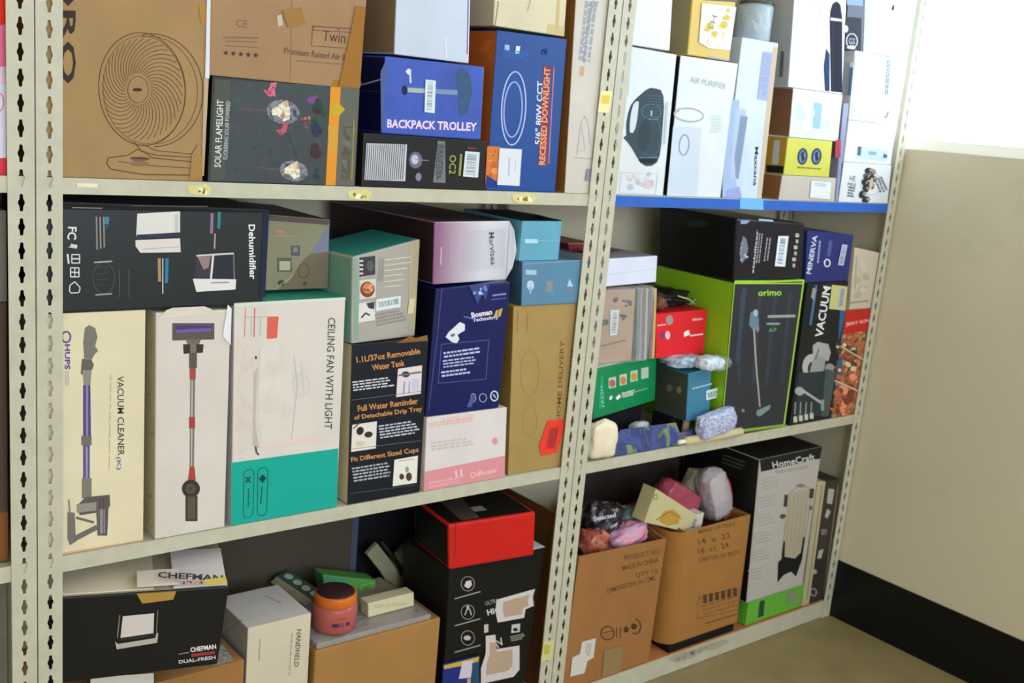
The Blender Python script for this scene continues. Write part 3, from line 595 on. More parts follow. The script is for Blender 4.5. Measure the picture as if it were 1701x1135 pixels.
for i, (x, y) in enumerate(((1448, 286), (1440, 294), (1437, 304), (1438, 313), (1432, 323), (1438, 332), (1443, 284), (1450, 297), (1446, 308))): f.ell(x, y, 7, 5.5, D, 30*i); f.ell(x+4, y-1, 2.5, 3.5, '#a58f78', 20*i)
f.ell(1447, 305, 3, 10, '#c8b8a4', 10); f.tx('HE', (1411, 296), (1421, 297), 9, '#4c5262'); f.tx('MINI', (1408, 306), (1421, 308), 7, '#5a6070'); f.micro((1408, 318), (1420, 320), 18, 4, '#5f6678', 3); f.micro((1458, 296), (1470, 322), 16, 3, '#6c7282', 5); f.ring(1447, 306, 17, 18, .8, '#9aa8b4')
c.done()
c = Carton('white_box', 'white box with a strip of small bluish pictures, above the chain picture box', [(1402, 267), (1480, 274), (1487, 208), (1410, 200)], z1+.001, d=.2, m=paper('#e3e7ea', .4), level=True); z2 = c.top
c.f.rc(1424, 243, 1432, 258, '#4e6a78', .1, -.1); c.f.rc(1442, 250, 1456, 257, '#94a9b2', .1, -.1); c.f.poly([(1468, 253), (1474, 256), (1473, 261), (1466, 260)], '#506a7a'); c.f.rc(1424, 243, 1474, 263, '#c3d6dc', .1, -.1); c.f.rc(1425, 243, 1431, 258, '#4e6a78', .1, -.1); c.f.rc(1443, 251, 1456, 257, '#94a9b2', .1, -.1); c.f.poly([(1468, 255), (1474, 258), (1473, 263), (1466, 262)], '#506a7a'); c.done()
c = Carton('white_box', 'white box with a thin grey outlined panel, beside the window', [(1410, 199), (1487, 207), (1500, 95), (1420, 87)], z2+.001, d=.2, m=paper('#e6e8ea', .4), level=True); z3 = c.top
f = c.f; f.frame(1421, 92, 1479, 191, 1, '#8f9a9c', .04, -.07); f.rc(1472, 98, 1480, 164, '#b9c6c8', 0, -.06); f.micro((1476, 100), (1472, 160), 6, 2, '#6f7c80', 4); f.ln([(1476, 184), (1473, 194), (1468, 196)], 2, '#6e7a7e'); f.poly([(1411, 112), (1417, 112), (1413, 158), (1408, 158)], '#22365c'); f.rc(1412, 104, 1417, 112, '#8a8f98'); c.done()
c = Carton('dark_box', 'small dark grey box with a round white emblem near the top of the photo', [(1403, 86), (1432, 88), (1440, -90), (1414, -90)], z3+.001, d=.2, m='#47505e')
f = c.f; f.poly([(1403, 84), (1430, 86), (1431, 30), (1406, 28)], '#2f323c'); f.ring(1415, 68, 9, 12, 1.6, '#c9ccd4'); f.tx('GS', (1410, 68), (1420, 69), 10, '#b9bcc6'); f.ell(1414, 79, 7, 3.5, '#d4dae2'); f.ell(1405, 48, 4, 6, '#c2c6d0'); f.poly([(1406, -20), (1434, -18), (1433, 10), (1407, 8)], '#8da0c4'); c.done()
c = Carton('white_box', 'white box with one small dark mark, in the top corner beside the window', [(1434, 88), (1494, 94), (1503, -90), (1440, -90)], z3+.001, d=.2, m=paper('#e3ecec', .4)); c.f.poly([(1483, 8), (1486, 9), (1485, 18), (1480, 16)], '#2c2e34'); c.f.poly([(1434, 85), (1445, 86), (1450, 0), (1438, 0)], '#c3e3e4'); c.done()

# ================================================================ MIDDLE SHELF, MIDDLE BAY
LIM[:] = [.0255, 1.2975]
K[0] = 1.08
c = Carton('vacuum_box', 'cream box with a purple stick vacuum picture beside the left upright', [(74, 929), (238, 903), (242, 514), (72, 523)], ZM, y=.010, d=.40, m=paper('#dccfae', .45), level=True); z1 = c.top
f = c.f
f.tx('VACUUM CLEANER', (200, 625), (201, 757), 11, '#4a463e', .012); f.tx('(K)', (196, 759), (197, 781), 9, '#7d6aa0', .02); f.micro((184, 622), (181, 790), 3, 1, '#b9ae92', 4)
f.ring(110, 560, 7, 9, 3, '#6a5092'); f.tx('HUPS', (112, 572), (112, 614), 9, '#5f4790', .03); f.micro((111, 616), (111, 645), 7, 3, '#b4a6b0', 5)
GV = '#6f6a60'
f.poly([(141, 545), (148, 540), (158, 545), (162, 560), (158, 575), (163, 583), (157, 589), (152, 598), (140, 596), (138, 570)], '#77736a'); f.poly([(136, 596), (152, 598), (156, 606), (150, 622), (134, 622)], '#645f58')
f.poly([(137, 615), (152, 615), (150, 640), (139, 640)], '#8a867c'); f.poly([(138, 640), (150, 640), (151, 725), (138, 725)], '#574685'); f.ln([(144.5, 640), (144.5, 725)], 3, '#8f86a8'); f.rc(135, 724, 152, 740, GV); f.poly([(138, 740), (149, 740), (149, 795), (138, 795)], '#5f4e88'); f.ln([(144, 742), (144, 794)], 3, '#9a92ac'); f.rc(136, 794, 152, 828, '#7a766c')
f.poly([(142, 826), (182, 822), (183, 838), (180, 846), (178, 890), (162, 890), (160, 852), (132, 856), (128, 840)], '#5d5650'); f.poly([(127, 838), (160, 834), (160, 848), (128, 852)], '#8f8b80'); f.poly([(112, 850), (124, 852), (126, 900), (116, 906), (112, 895)], '#746c66'); f.poly([(120, 892), (160, 872), (162, 880), (124, 900)], '#6c6660'); f.ln([(126, 860), (156, 868)], 4, '#6a645c'); f.ln([(114, 830), (116, 852)], 3, '#8a8578'); f.rc(164, 846, 174, 886, '#8f8790')
for x in (166, 172): f.ln([(x, 828), (x-1, 888)], 1, '#3a3430')
f.ln([(76, 925), (237, 899)], 5, '#d3a988')
c.done(); z_v1 = z1
c = Carton('vacuum_box', 'white box with a red and purple vacuum seen end-on and torn top flaps', [(257, 907), (373, 881), (384, 515), (259, 519)], ZM, y=.004, d=.36, m=paper('#d3c9c0', .45), left=paper('#cabf9e'), level=True, bevel=.003); z_v2 = c.top
f = c.f
f.poly([(286, 537), (356, 537), (356, 564), (286, 566)], '#5c534e'); f.poly([(291, 541), (352, 541), (351, 549), (291, 552)], '#4b3a78'); f.poly([(292, 548), (351, 545), (351, 550), (292, 553)], '#6f5aa0'); f.poly([(308, 564), (334, 564), (328, 578), (314, 578)], '#6f675e'); f.poly([(304, 572), (338, 572), (337, 586), (305, 588)], '#39322e'); f.rc(316, 572, 326, 586, '#7a7168')
f.rc(314, 586, 327, 612, '#5d554c'); f.rc(315, 612, 325, 630, '#a14a40'); f.poly([(316, 630), (324, 630), (322, 780), (315, 780)], '#77706c'); f.ln([(319, 632), (318, 778)], 2, '#b9b4b0'); f.rc(314, 693, 324, 712, '#a03f38'); f.poly([(315, 775), (323, 775), (325, 798), (312, 798)], '#a8423c'); f.ell(317, 812, 15, 15, '#38332b'); f.ell(317, 812, 9, 9, '#4b4338'); f.rc(308, 824, 328, 866, '#443c34'); f.rc(312, 826, 324, 862, '#5a5044')
for i in range(9): f.ell(316+6*math.cos(i*.7), 812+6*math.sin(i*.7), 1.2, 1.2, '#736a58')
c.l.blots(244, 560, 256, 880, 20, ['#c4b893', '#d4c9a8', '#b9ad8c'], 2, 4, 3)
fl = c.part('flap', 'torn white top flap'); a = c.c[3]; bb = c.c[2]
fl.add([a+Vector((.003, -.001, -.012)), bb+Vector((-.035, -.001, -.005)), bb+Vector((-.040, -.003, .003)), bb+Vector((-.055, -.004, .009)), a+Vector((.030, -.004, .009)), a+Vector((.018, -.003, .005))], [(0, 1, 2, 3, 4, 5)], paper('#ded2c6'))
fl = c.part('flap', 'frayed white corner flap'); fl.add([bb+Vector((-.016, -.002, -.05)), bb+Vector((.0005, -.002, -.07)), bb+Vector((.000, -.002, .002)), bb+Vector((-.008, -.002, .010))], [(0, 1, 2, 3)], paper('#e3dfe4'))
c.done()
c = Carton('dehumidifier_box', 'long black box with dehumidifier pictures lying across two white vacuum boxes', [(74, 514), (438, 493), (447, 348), (70, 334)], max(z_v1, z_v2)+.001, y=.006, d=.27, m=paper('#25282a', .35), right='#e29a2c', bevel=.004)
f = c.f
f.poly([(74, 336), (447, 350), (446, 354), (74, 347)], '#15161a'); f.ln([(120, 345), (170, 346)], 1.6, '#8a8378'); f.ln([(218, 342), (345, 343)], 1.4, '#5e5850')
f.tx('Dehumidifier', (418, 373), (420, 464), 11, '#e9e6ee', .02)
f.poly([(228, 355), (299, 351), (299, 388), (226, 393)], '#d8d2cc'); f.poly([(227, 390), (299, 386), (299, 395), (226, 399)], '#34364e'); f.poly([(225, 399), (299, 396), (300, 419), (233, 420), (225, 409)], '#d5cdc8'); f.ln([(236, 414), (298, 410)], 1, '#a29d98'); f.ln([(227, 398), (300, 394)], 1, '#1c1d24'); f.rc(290, 356, 296, 386, '#c3bdb8')
f.poly([(326, 425), (388, 420), (391, 465), (322, 468)], '#3b3a42'); f.poly([(352, 424), (388, 421), (389, 464), (350, 462)], '#2d2e38'); f.ln([(326, 425), (388, 421)], 3, '#cfc0bc'); f.ln([(354, 424), (350, 466)], 3.5, '#d9cfd0'); f.ln([(388, 421), (389, 466)], 1, '#a59aa0'); f.poly([(328, 427), (350, 426), (346, 445), (338, 448)], '#94787c'); f.poly([(320, 463), (392, 464), (391, 481), (326, 485)], '#dcd5d2'); f.ln([(350, 470), (380, 469)], 2, '#8f8a88')
f.tx('FC', (120, 377), (119, 398), 15, '#dcdada', .02); f.ln([(117, 408), (128, 410)], 6, '#cfcbc8'); f.ln([(114, 410), (124, 412)], 1.5, '#cfcbc8')
f.ln([(112, 422), (114, 438)], 3, '#dcd8d4'); f.frame(119, 423, 132, 437, 2, '#cfccc8'); f.ln([(119, 430), (132, 430)], 2.4, '#cfccc8'); f.frame(117, 445, 131, 460, 2, '#d2cfcb'); f.ln([(117, 452), (131, 453)], 2, '#d2cfcb'); f.ln([(124, 445), (124, 460)], 1.6, '#d2cfcb')
f.ln([(115, 483), (116, 474), (124, 468), (133, 478), (131, 486), (118, 487)], 2, '#d0ccc8', True)
for x in (160, 166, 172): f.ln([(x, 360), (x+1, 415-2*(x-160)/6)], 2.6, '#8d8480')
f.ln([(178, 360), (177, 372)], 7, '#3c7d9a'); f.ln([(178, 372), (176, 380)], 3, '#2c5d80')
f.ln([(352, 354), (351, 388)], 5, '#8a6f88'); f.ln([(364, 352), (363, 380)], 5, '#2f7f86'); f.ln([(357, 388), (356, 413)], 2.5, '#a59a94')
f.ln([(264, 429), (265, 468)], 5, '#a98a62'); f.ln([(277, 429), (276, 470)], 5.5, '#2f77a2'); f.ln([(270, 429), (270, 488)], 2, '#b7b2ae')
f.ring(172, 462, 18, 26, 1, '#5a5854', 0); f.ln([(156, 436), (186, 434)], 2.4, '#aaa6a0'); f.ln([(158, 490), (186, 488)], 2.4, '#9a968f')
for x in (198, 214): f.ln([(x, 448), (x, 494)], 1, '#66635e')
for i in range(4): f.ln([(160, 444+10*i), (180, 444+10*i)], 1, '#4a4844')
f.poly([(438, 352), (447, 352), (440, 494), (430, 494)], '#20253c')
c.done(); 
K[0] = 1.15
c = Carton('ceiling_fan_box', 'white and teal ceiling fan box with vertical lettering and creased print', [(384, 879), (559, 849), (574, 494), (389, 504)], ZM, y=.004, d=.33, m=paper('#cfc6bd', .45), left=paper('#c0c0c4'), top='#2b9480', level=False, bevel=.002); zcf = c.top
f = c.f
f.poly([(384, 878), (559, 848), (562, 745), (384, 769)], '#149d8d'); f.poly([(389, 505), (574, 494), (574, 498), (389, 509)], '#c8d2c4')
f.tx('CEILING FAN WITH LIGHT', (551, 528), (545, 713), 12.5, '#3c4042', .008)
f.poly([(444, 526), (463, 526), (460, 562), (443, 563)], '#cf5f50'); f.ln([(405, 527), (462, 526)], 1, '#b98a84'); f.ln([(423, 512), (422, 560)], 2, '#c87068'); f.ln([(408, 512), (406, 561), (423, 562)], 1.4, '#c4887e'); f.ln([(404, 562), (424, 563)], 2, '#c86a60')
for x in (418, 433): f.ln([(x, 528), (x-1, 558)], .8, '#9e9a96')
f.poly([(390, 575), (415, 573), (416, 640), (388, 650)], '#cdb6ac'); f.poly([(389, 560), (424, 560), (419, 600), (426, 650), (420, 700), (426, 742), (386, 760)], mottled('print_worn_pink', ['#d0b8ae', '#cfc4b8', '#cbbab0'], 22)); f.poly([(432, 580), (470, 560), (486, 640), (476, 735), (436, 738), (428, 700)], mottled('print_creased', ['#cdc4b9', '#d2c9c0', '#c8bfb5'], 20))
f.ell(425, 594, 1.6, 3, '#2e2a28'); f.ln([(424, 740), (426, 752), (430, 756)], 3, '#4a4642'); f.poly([(421, 620), (428, 610), (424, 700), (430, 745), (419, 738)], '#b5aca2'); f.ln([(488, 590), (494, 640), (484, 730)], 1, '#b7b0ae'); f.ln([(500, 600), (505, 650)], 1, '#c3bcb6'); f.ring(500, 640, 14, 18, .8, '#c2bbb4'); f.poly([(430, 735), (560, 722), (561, 730), (432, 745)], '#d6c3b8')
for (x, y) in ((405, 783), (428, 780)):
    f.ln([(x, y+4), (x+4, y-2), (x+13, y-3), (x+17, y+2), (x+15, y+70), (x+11, y+76), (x+2, y+77), (x-1, y+72)], 1.2, '#12554f', True)
f.ln([(408, 792), (416, 802)], 2.2, '#0e3c38'); f.ln([(416, 792), (408, 802)], 2.2, '#0e3c38'); f.poly([(430, 796), (436, 788), (442, 794), (436, 803)], '#0e3c38'); f.micro((413, 812), (412, 845), 4, 1, '#0f5c54', 3); f.micro((435, 808), (433, 840), 4, 1, '#0f5c54', 4)
l = c.l; l.poly([(374, 870), (384, 876), (388, 510), (377, 512)], '#b9b9c2')
c.done()
c = Carton('air_fryer_box', 'olive grey box with small appliance drawings, half behind the black long box', [(440, 495), (543, 496), (548, 365), (440, 356)], zcf+.008, y=.07, d=.25, m=paper('#7f7d66', .45), left='#4d4a40', top='#4a4038')
f = c.f
f.poly([(440, 357), (548, 366), (548, 374), (440, 366)], '#574c48'); f.poly([(515, 425), (547, 372), (545, 420), (530, 428)], '#73788c'); f.poly([(515, 422), (546, 418), (543, 495), (458, 495), (480, 468), (505, 430)], '#6d6250')
f.rc(483, 408, 498, 425, '#53565a'); f.rc(487, 411, 494, 419, '#7a7c7c'); f.poly([(460, 428), (484, 428), (485, 452), (460, 452)], '#5b594c'); f.rc(464, 434, 482, 449, '#a3a590'); f.ring(504, 450, 9, 12, 2, '#5c5038'); f.ell(467, 470, 6, 5, '#3d4c2c'); f.ell(506, 471, 4, 3, '#4c4c2a'); f.ln([(454, 488), (482, 462), (486, 456)], 2, '#9c987c'); f.ln([(460, 384), (472, 386)], 4, '#b97f5c'); f.ln([(458, 391), (490, 393)], 1.2, '#a49478')
c.done()
c = Carton('coffee_machine_box', 'black box listing a removable water tank in orange letters with three pictures', [(577, 846), (697, 822), (712, 562), (585, 573)], ZM, y=.0045, d=.30, m=paper('#161a24', .4), left=paper('#cdbd94'), top='#241a12', bevel=.002, level=True); zbk = c.top
f = c.f; O1 = '#c78a4e'
f.tx('1.1L/37oz Removable', (592, 598), (698, 583), 10, O1, .02); f.tx('Water Tank', (618, 611), (672, 603), 10, O1, .02)
f.poly([(661, 613), (701, 607), (699, 654), (658, 660)], '#d8c8c8'); f.ell(674, 622, 7, 5, '#2c3c4a'); f.ln([(662, 624), (700, 618)], 3, '#6a6668'); f.ln([(672, 634), (670, 655)], 3, '#8c94b4'); f.ln([(680, 634), (679, 654)], 2, '#8c94b4'); f.rc(684, 630, 696, 650, '#b8bcd0', -.1)
f.micro((586, 642), (656, 633), 18, 4, '#c5c6cc', 5, .5); f.ln([(584, 665), (700, 650)], .8, '#6a6a6c')
f.tx('Full Water Reminder', (594, 679), (694, 666), 10, O1, .02); f.tx('of Detachable Drip Tray', (588, 695), (701, 680), 10, O1, .02)
f.poly([(585, 706), (626, 700), (624, 745), (583, 751)], '#d9cfc8'); f.ell(598, 716, 6, 7, '#2c2420', 25); f.ell(612, 722, 7, 5, '#382c2a', -10); f.ell(598, 737, 8, 4, '#cfb8a0', -10); f.ln([(587, 712), (598, 702)], 2, '#4a4644')
f.micro((630, 718), (697, 708), 24, 5, '#b9bcc6', 6, .5); f.ln([(584, 746), (699, 732)], .8, '#6a6a6c')
f.tx('Fit Different Sized Cups', (583, 765), (695, 748), 10.5, O1, .02)
f.poly([(655, 764), (694, 757), (692, 802), (652, 808)], '#dcd8cc'); f.ell(667, 792, 4, 5, '#4c3022'); f.ell(679, 792, 5, 7, '#4a382c'); f.ell(676, 780, 3, 5, '#9a8a70'); f.ln([(662, 766), (688, 763)], 2, '#b7b4aa')
f.micro((586, 789), (650, 779), 26, 5, '#a9abb2', 7, .5); f.ln([(582, 820), (694, 805)], .7, '#5a5a5c')
fl = c.part('flap', 'torn brown edge of the open lid'); a, bb = c.c[3], c.c[2]
fl.add([a.lerp(bb, .55)+Vector((0, -.003, -.004)), bb+Vector((-.004, -.003, -.004)), bb+Vector((-.008, -.006, .010)), a.lerp(bb, .80)+Vector((0, -.006, .005)), a.lerp(bb, .72)+Vector((0, -.008, .012)), a.lerp(bb, .64)+Vector((0, -.006, .004))], [(0, 1, 2, 3, 4, 5)], card('#8a5f34'))
c.done()
c = Carton('kitchen_appliance_box', 'worn grey and teal box with three small pictures and a barcode sticker', [(584, 568), (690, 548), (698, 397), (586, 427)], zbk+.002, y=.000, rot=9, d=.16, m=paper('#a19a92', .5), left=paper('#6b9584'), top=paper('#2f8d84'), bevel=.004)
f = c.f
f.poly([(588, 566), (596, 564), (594, 428), (588, 430)], '#7f9c88'); f.poly([(680, 402), (697, 399), (689, 548), (678, 550)], '#a89c80')
f.poly([(597, 428), (623, 425), (623, 456), (597, 460)], '#3a3a3e')
for i in range(4): f.rc(597, 432+7*i, 603, 435+7*i, '#c9c5c2')
f.ell(615, 442, 6, 9, '#55565c')
f.poly([(597, 466), (624, 463), (624, 494), (597, 498)], '#c9c2bc'); f.ell(610, 481, 12, 13, '#70402c'); f.ell(611, 479, 9, 9, '#bd7c56'); f.blots(602, 470, 620, 492, 9, ['#d3996e', '#8e5438'], 2, 3, 2)
f.poly([(596, 504), (623, 500), (623, 532), (595, 536)], '#d0cbc8'); f.poly([(608, 504), (622, 501), (621, 514), (612, 512)], '#3a3634'); f.ln([(600, 528), (607, 520), (614, 524)], 3, '#4a4644')
for i, w in enumerate((44, 46, 38, 30, 34, 30)): f.ln([(638, 432+9*i), (638+w, 432+9*i-w*.12)], 1.6, '#c9c2a8')
f.micro((634, 430), (632, 470), 10, 2, '#8f8984', 4); f.micro((624, 532), (675, 522), 22, 4, '#8b8580', 6)
t = c.on('label_sticker', 'white barcode sticker'); t.poly([(624, 497), (665, 491), (664, 510), (623, 517)], '#cdd3d2'); barcode(t, (628, 506), (661, 500), 9, 18, 3, '#6c7880')
fl = c.part('tape', 'cream tape on the right edge'); tf = Face(fl, c.c[0], c.n, .0018); tf.poly([(679, 497), (689, 495), (686, 520), (676, 522)], '#c9bf98')
c.done()
# pale pink carton, navy carton, purple carton
c = Carton('pink_box', 'white box with a pink lower band, standing on the middle shelf under the navy box', [(704, 818), (838, 795), (842, 679), (709, 692)], ZM, y=.004, d=.26, m=paper('#d3c9c8', .45), level=True); zpk = c.top
f = c.f; f.poly([(704, 818), (838, 795), (839, 757), (705, 784)], '#d48b92'); f.micro((712, 706), (790, 697), 8, 2, '#e0a9a4', 3); f.tx('HOUSE', (736, 699), (788, 692), 8, '#e2a398'); f.micro((716, 742), (790, 732), 16, 3, '#c3b2b6', 6); f.ell(822, 733, 5, 6, '#d88e94'); f.tx('Diffuser', (782, 790), (826, 780), 8, '#e6c3c4'); f.micro((712, 806), (768, 796), 12, 2, '#dba0a4', 8); f.tx('ll', (756, 788), (768, 786), 12, '#e3b7ba'); c.done()
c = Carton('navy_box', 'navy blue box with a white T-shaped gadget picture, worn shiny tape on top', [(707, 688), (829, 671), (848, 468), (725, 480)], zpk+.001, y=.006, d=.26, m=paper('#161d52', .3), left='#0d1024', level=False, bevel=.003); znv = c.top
f = c.f
f.tx('Bosman', (783, 524), (817, 518), 9, '#e3dbe2', .03); f.tx('Technology', (785, 533), (828, 527), 8, '#d2c4d8', .03); f.ln([(770, 526), (792, 531)], 1.5, '#6f7fd0'); f.poly([(824, 516), (835, 512), (831, 526), (820, 526)], '#c79a52'); f.ln([(829, 514), (826, 526)], 1.2, '#222222'); 
f.poly([(740, 560), (745, 552), (764, 535), (772, 539), (772, 549), (760, 556), (763, 564), (758, 571), (750, 568)], '#d2d4dc'); f.ell(752, 557, 4, 2.5, '#6f6c5e', -20)
f.frame(733, 572, 812, 637, .9, '#5560a0', -.09, -.08); f.micro((737, 590), (800, 581), 12, 2, '#b4b8dc', 4, .5); f.micro((736, 605), (797, 597), 15, 3, '#a8add4', 5, .5); f.micro((733, 622), (785, 615), 12, 2, '#b4b8dc', 6, .5)
f.ring(821, 658, 6, 8, 2, '#c8cce4'); f.ring(802, 661, 6, 7, 1.6, '#8f92b8'); f.ring(786, 661, 4, 7, 1.4, '#8f92b8'); f.ln([(819, 655), (823, 661)], 2, '#c8cce4'); f.ln([(734, 478), (726, 560), (712, 680)], 1.6, '#4a4668'); f.micro((818, 491), (842, 488), 5, 1, '#7f8ac0'); f.micro((815, 498), (842, 495), 3, 1, '#5a64a0')
t = c.on('tape', 'shiny wrinkled clear tape'); t.rough = .1; t.poly([(778, 475), (812, 471), (806, 500), (800, 488), (792, 505), (784, 486)], '#3a4480'); t.blots(784, 472, 810, 492, 9, ['#9fb4e0', '#6c7cb8'], 1.5, 3.5, 3); f.poly([(775, 676), (784, 655), (790, 658), (782, 677)], '#46548c')
c.done()
gr = gradient('print_purple_fade', '#8a5a7c', '#cfcdd4', -.085, .05, 1.1)
c = Carton('purple_box', 'long box fading from purple to white at its end, lying over the navy box', [(720, 471), (842, 461), (848, 362), (722, 374)], znv+.004, y=.008, rot=7, d=.378, m=paper('#3b2226', .4), front=gr, left=paper('#2b1c1e'), top=paper('#3a2a30'), level=True, bevel=.003)
f = c.f; f.tx('Marvisea', (816, 386), (820, 440), 9, '#2c2830', .01); f.ln([(733, 410), (732, 440)], 1.6, '#cfaec6'); f.micro((752, 390), (750, 442), 9, 3, '#b58fae', 4); f.micro((763, 390), (762, 430), 7, 2, '#bf9fb8', 5)
for i in range(22): x = 770+3.2*i; f.ln([(x, 384-1*i*.2), (x-1, 452-i*.3)], .6, '#b4a9b8')
fl = c.part('flap', 'white end flap bulging out at the right'); a, bb = c.c[1], c.c[2]
fl.add([a+Vector((-.002, -.001, .004)), a+Vector((.006, -.010, .03)), a+Vector((.012, -.012, .07)), bb+Vector((.006, -.010, -.02)), bb+Vector((-.002, -.001, -.001))], [(0, 1, 2, 3, 4)], paper('#d3d3dc'))
c.done()
# tall cardboard box with red tag; two blue cartons on it
c = Carton('cardboard_box', 'tall tan cardboard box with faint brown print and a fluorescent red tag', [(844, 792), (950, 773), (976, 500), (853, 512)], ZM, y=.010, d=.36, m=card('#a0834f'), left=card('#8f7038'), level=True); ztn = c.top
f = c.f; f.rough = .8
f.tx('HOME DELIVERY', (927, 700), (934, 566), 7, '#6a4a22', .01); f.tx('HANDLE WITH CARE', (941, 715), (954, 580), 9, '#54391c', .02); f.ring(880, 620, 15, 38, 1, '#94744a'); f.ring(880, 700, 12, 26, 1, '#94744a')
for x in (860, 876): f.ln([(x, 520), (x-1, 552)], 1.2, '#8a6b3c')
t = c.on('price_tag', 'fluorescent red paper tag'); t.poly([(909, 699), (937, 696), (934, 720), (924, 752), (899, 757), (895, 740)], '#e23b28'); t.poly([(911, 712), (928, 708), (921, 744), (905, 746)], '#b8332a'); t.micro((922, 712), (912, 744), 12, 3, '#8c2f28', 4)
c.done()
c = Carton('blue_box', 'slate blue box with three tiny pictures, under the smaller sky blue box', [(866, 511), (966, 502), (973, 430), (868, 437)], ztn+.001, y=.006, d=.26, m=paper('#557f9c', .45), left='#3c5a70', top='#64889c', level=True); zb_ = c.top
f = c.f; f.rc(873, 448, 891, 456, '#9fb8c8', .05); f.ell(881, 474, 6, 8, '#b4c4d0'); f.ell(881, 482, 2, 7, '#90a8b8'); f.rc(907, 467, 918, 486, '#7a8a90'); f.blots(905, 465, 920, 486, 7, ['#a48a6c', '#6f8296'], 2, 4, 3); f.poly([(942, 476), (946, 463), (952, 476)], '#a8c4d4'); f.rc(940, 478, 952, 483, '#7a7884'); f.ln([(868, 439), (972, 432)], 1.2, '#7f9db0'); c.done()
K[0] = 1.15
b = MB(); a = at(862, 432, .012); e = at(938, 430, .012); zt_ = at(853, 367, .012).z; xr = e.x; xl = a.x
r = empty('sky_blue_box', ((xl+xr)/2, .12, zb_+.001), 'small sky blue box with one rounded edge, top of the blue pair by the upright', 'box')
pts = [(xl, .012), (xr-.035, .012), (xr-.015, .018), (xr-.003, .032), (xr, .06), (xr, .24), (xl, .24)]; n = len(pts)
sk = paper('#5f9cb4', .4); b.add([(x, y, zb_+.001) for x, y in pts]+[(x, y, zt_) for x, y in pts], [tuple(range(n))[::-1]]+[(i, (i+1) % n, n+(i+1) % n, n+i) for i in range(n)], sk)
b.add([(x, y, zt_) for x, y in pts], [tuple(range(n))], paper('#22343c')); f = Face(b, (xl, .012, zb_), (0, -1, 0)); f.rc(872, 397, 893, 404, '#a8cbd8', .02); f.ln([(893, 400), (925, 400)], 1, '#7fb4c6')
b.build('carton_body', r, r.location)
b = MB(); b.add([(xl, .012, zt_+.001), (xl+.08, .05, zt_+.010), (xr-.02, .03, zt_+.001), (xr-.01, .2, zt_+.001), (xl, .2, zt_+.004)], [(0, 1, 2, 3, 4)], paper('#1d2628')); b.build('lid', r, r.location)
# ================================================================ MIDDLE SHELF, RIGHT BAY
LIM[:] = [1.3060, 2.552]
K[0] = 1.25
# item z levels in the first stack
c = Carton('green_box', 'green box with four small fruit pictures on the middle shelf beside the upright', [(985, 697), (1088, 665), (1091, 589), (990, 613)], None, y=.040, rot='auto', d=.20, m=paper('#0f7a4a', .4), top=paper('#c9c8b0'), left='#0a5a38'); zg = c.top; gbox = c
f = c.f
for i, (x, y, col) in enumerate(((1017, 637, '#a85a52'), (1035, 632, '#c07248'), (1053, 626, '#b0893c'), (1071, 621, '#a3b49c'))): f.rc(x-6, y-9, x+6, y+9, '#a8b8a0', -.2); f.ell(x, y, 5, 6.5, col)
f.ln([(1013, 664), (1016, 658)], 4, '#d0d4cc'); f.ln([(1024, 663), (1030, 657)], 5, '#e6e8e2'); f.micro((1033, 657), (1056, 651), 9, 3, '#cfd8cc', 4); f.ln([(1052, 652), (1076, 645)], 1.6, '#7fa47c'); f.ln([(1000, 625), (996, 680)], 4, '#1f8f6c'); f.tx('FRESH', (1002, 676), (999, 642), 5, '#7fc0a8')
c.done()
K[0] = 1.15
c = Carton('catalogue_stack_box', 'cardboard carton with black printed marks inside a clear plastic bag, on the green box', [(988, 604), (1050, 590), (1056, 478), (1000, 485)], zg+.003, y=.066, rot=0, d=.12, m=card('#a58468'), level=True); zc = c.top
f = c.f; f.rough = .8
for (x, y, w) in ((1022, 497, 4), (1042, 504, 14), (1034, 528, 10), (1004, 535, 9)): f.blots(x-w/2-3, y-7, x+w/2+3, y+7, 9, ['#2c221e', '#3a2c24'], 2, 3.2, x)
t = c.on('label_sticker', 'white barcode strip'); t.poly([(1013, 515), (1028, 514), (1024, 556), (1012, 558)], '#c5ccd2'); barcode(t, (1021, 519), (1018, 553), 7, 14, 4, '#5f6a74'); f.ln([(998, 575), (1040, 565)], 3, '#6f5a44')
c.done()
for i in range(7):   # catalogues standing on edge beside it
    cols = ['#6d7a6c', '#8f8a80', '#7a5a70', '#9a9c8c', '#55664f', '#8f6a78', '#b5a86c']
    x0, x1 = 1057.5+4.6*i, 1057.5+4.6*(i+1)-.6
    c = Carton('catalogue', ['grey-green magazine nearest the printed carton in the bagged row', 'grey magazine second in the bagged row', 'plum magazine third in the bagged row', 'pale grey magazine in the middle of the bagged row', 'dark green magazine fifth in the bagged row', 'dusty pink magazine sixth in the bagged row', 'yellowish magazine at the right end of the bagged row'][i], [(x0, 590-i*2), (x1, 589-i*2), (x1+2, 479), (x0+2, 480)], zg+.003, y=.066, d=.10, m=paper(cols[i], .4), level=True, bevel=0, cat='magazine', group='magazines in the clear bag'); c.done()
bagm = plastic_film('clear_bag_film', (.9, .9, .95), .16, .12)
b = MB(); xa_, xb_ = at(994, 540, .03).x, at(1090, 540, .03).x; nx, nz = 26, 26; V = []     # wrinkled film hanging over their front and top
for j in range(nz+1):
    for i in range(nx+1):
        u, v = i/nx, j/nz; x = xa_+(xb_-xa_)*u; s_ = v*((zc-zg)+.10); hgt = zc-zg+.004
        w = .0075*noise.noise(Vector((u*5, v*9, 2)))+.004*noise.noise(Vector((u*16, v*14, 5)))
        V.append((x, .050+w, zg+.004+s_) if s_ < hgt else (x, .050+w*.6+(s_-hgt), zg+.004+hgt+abs(w)*.3))
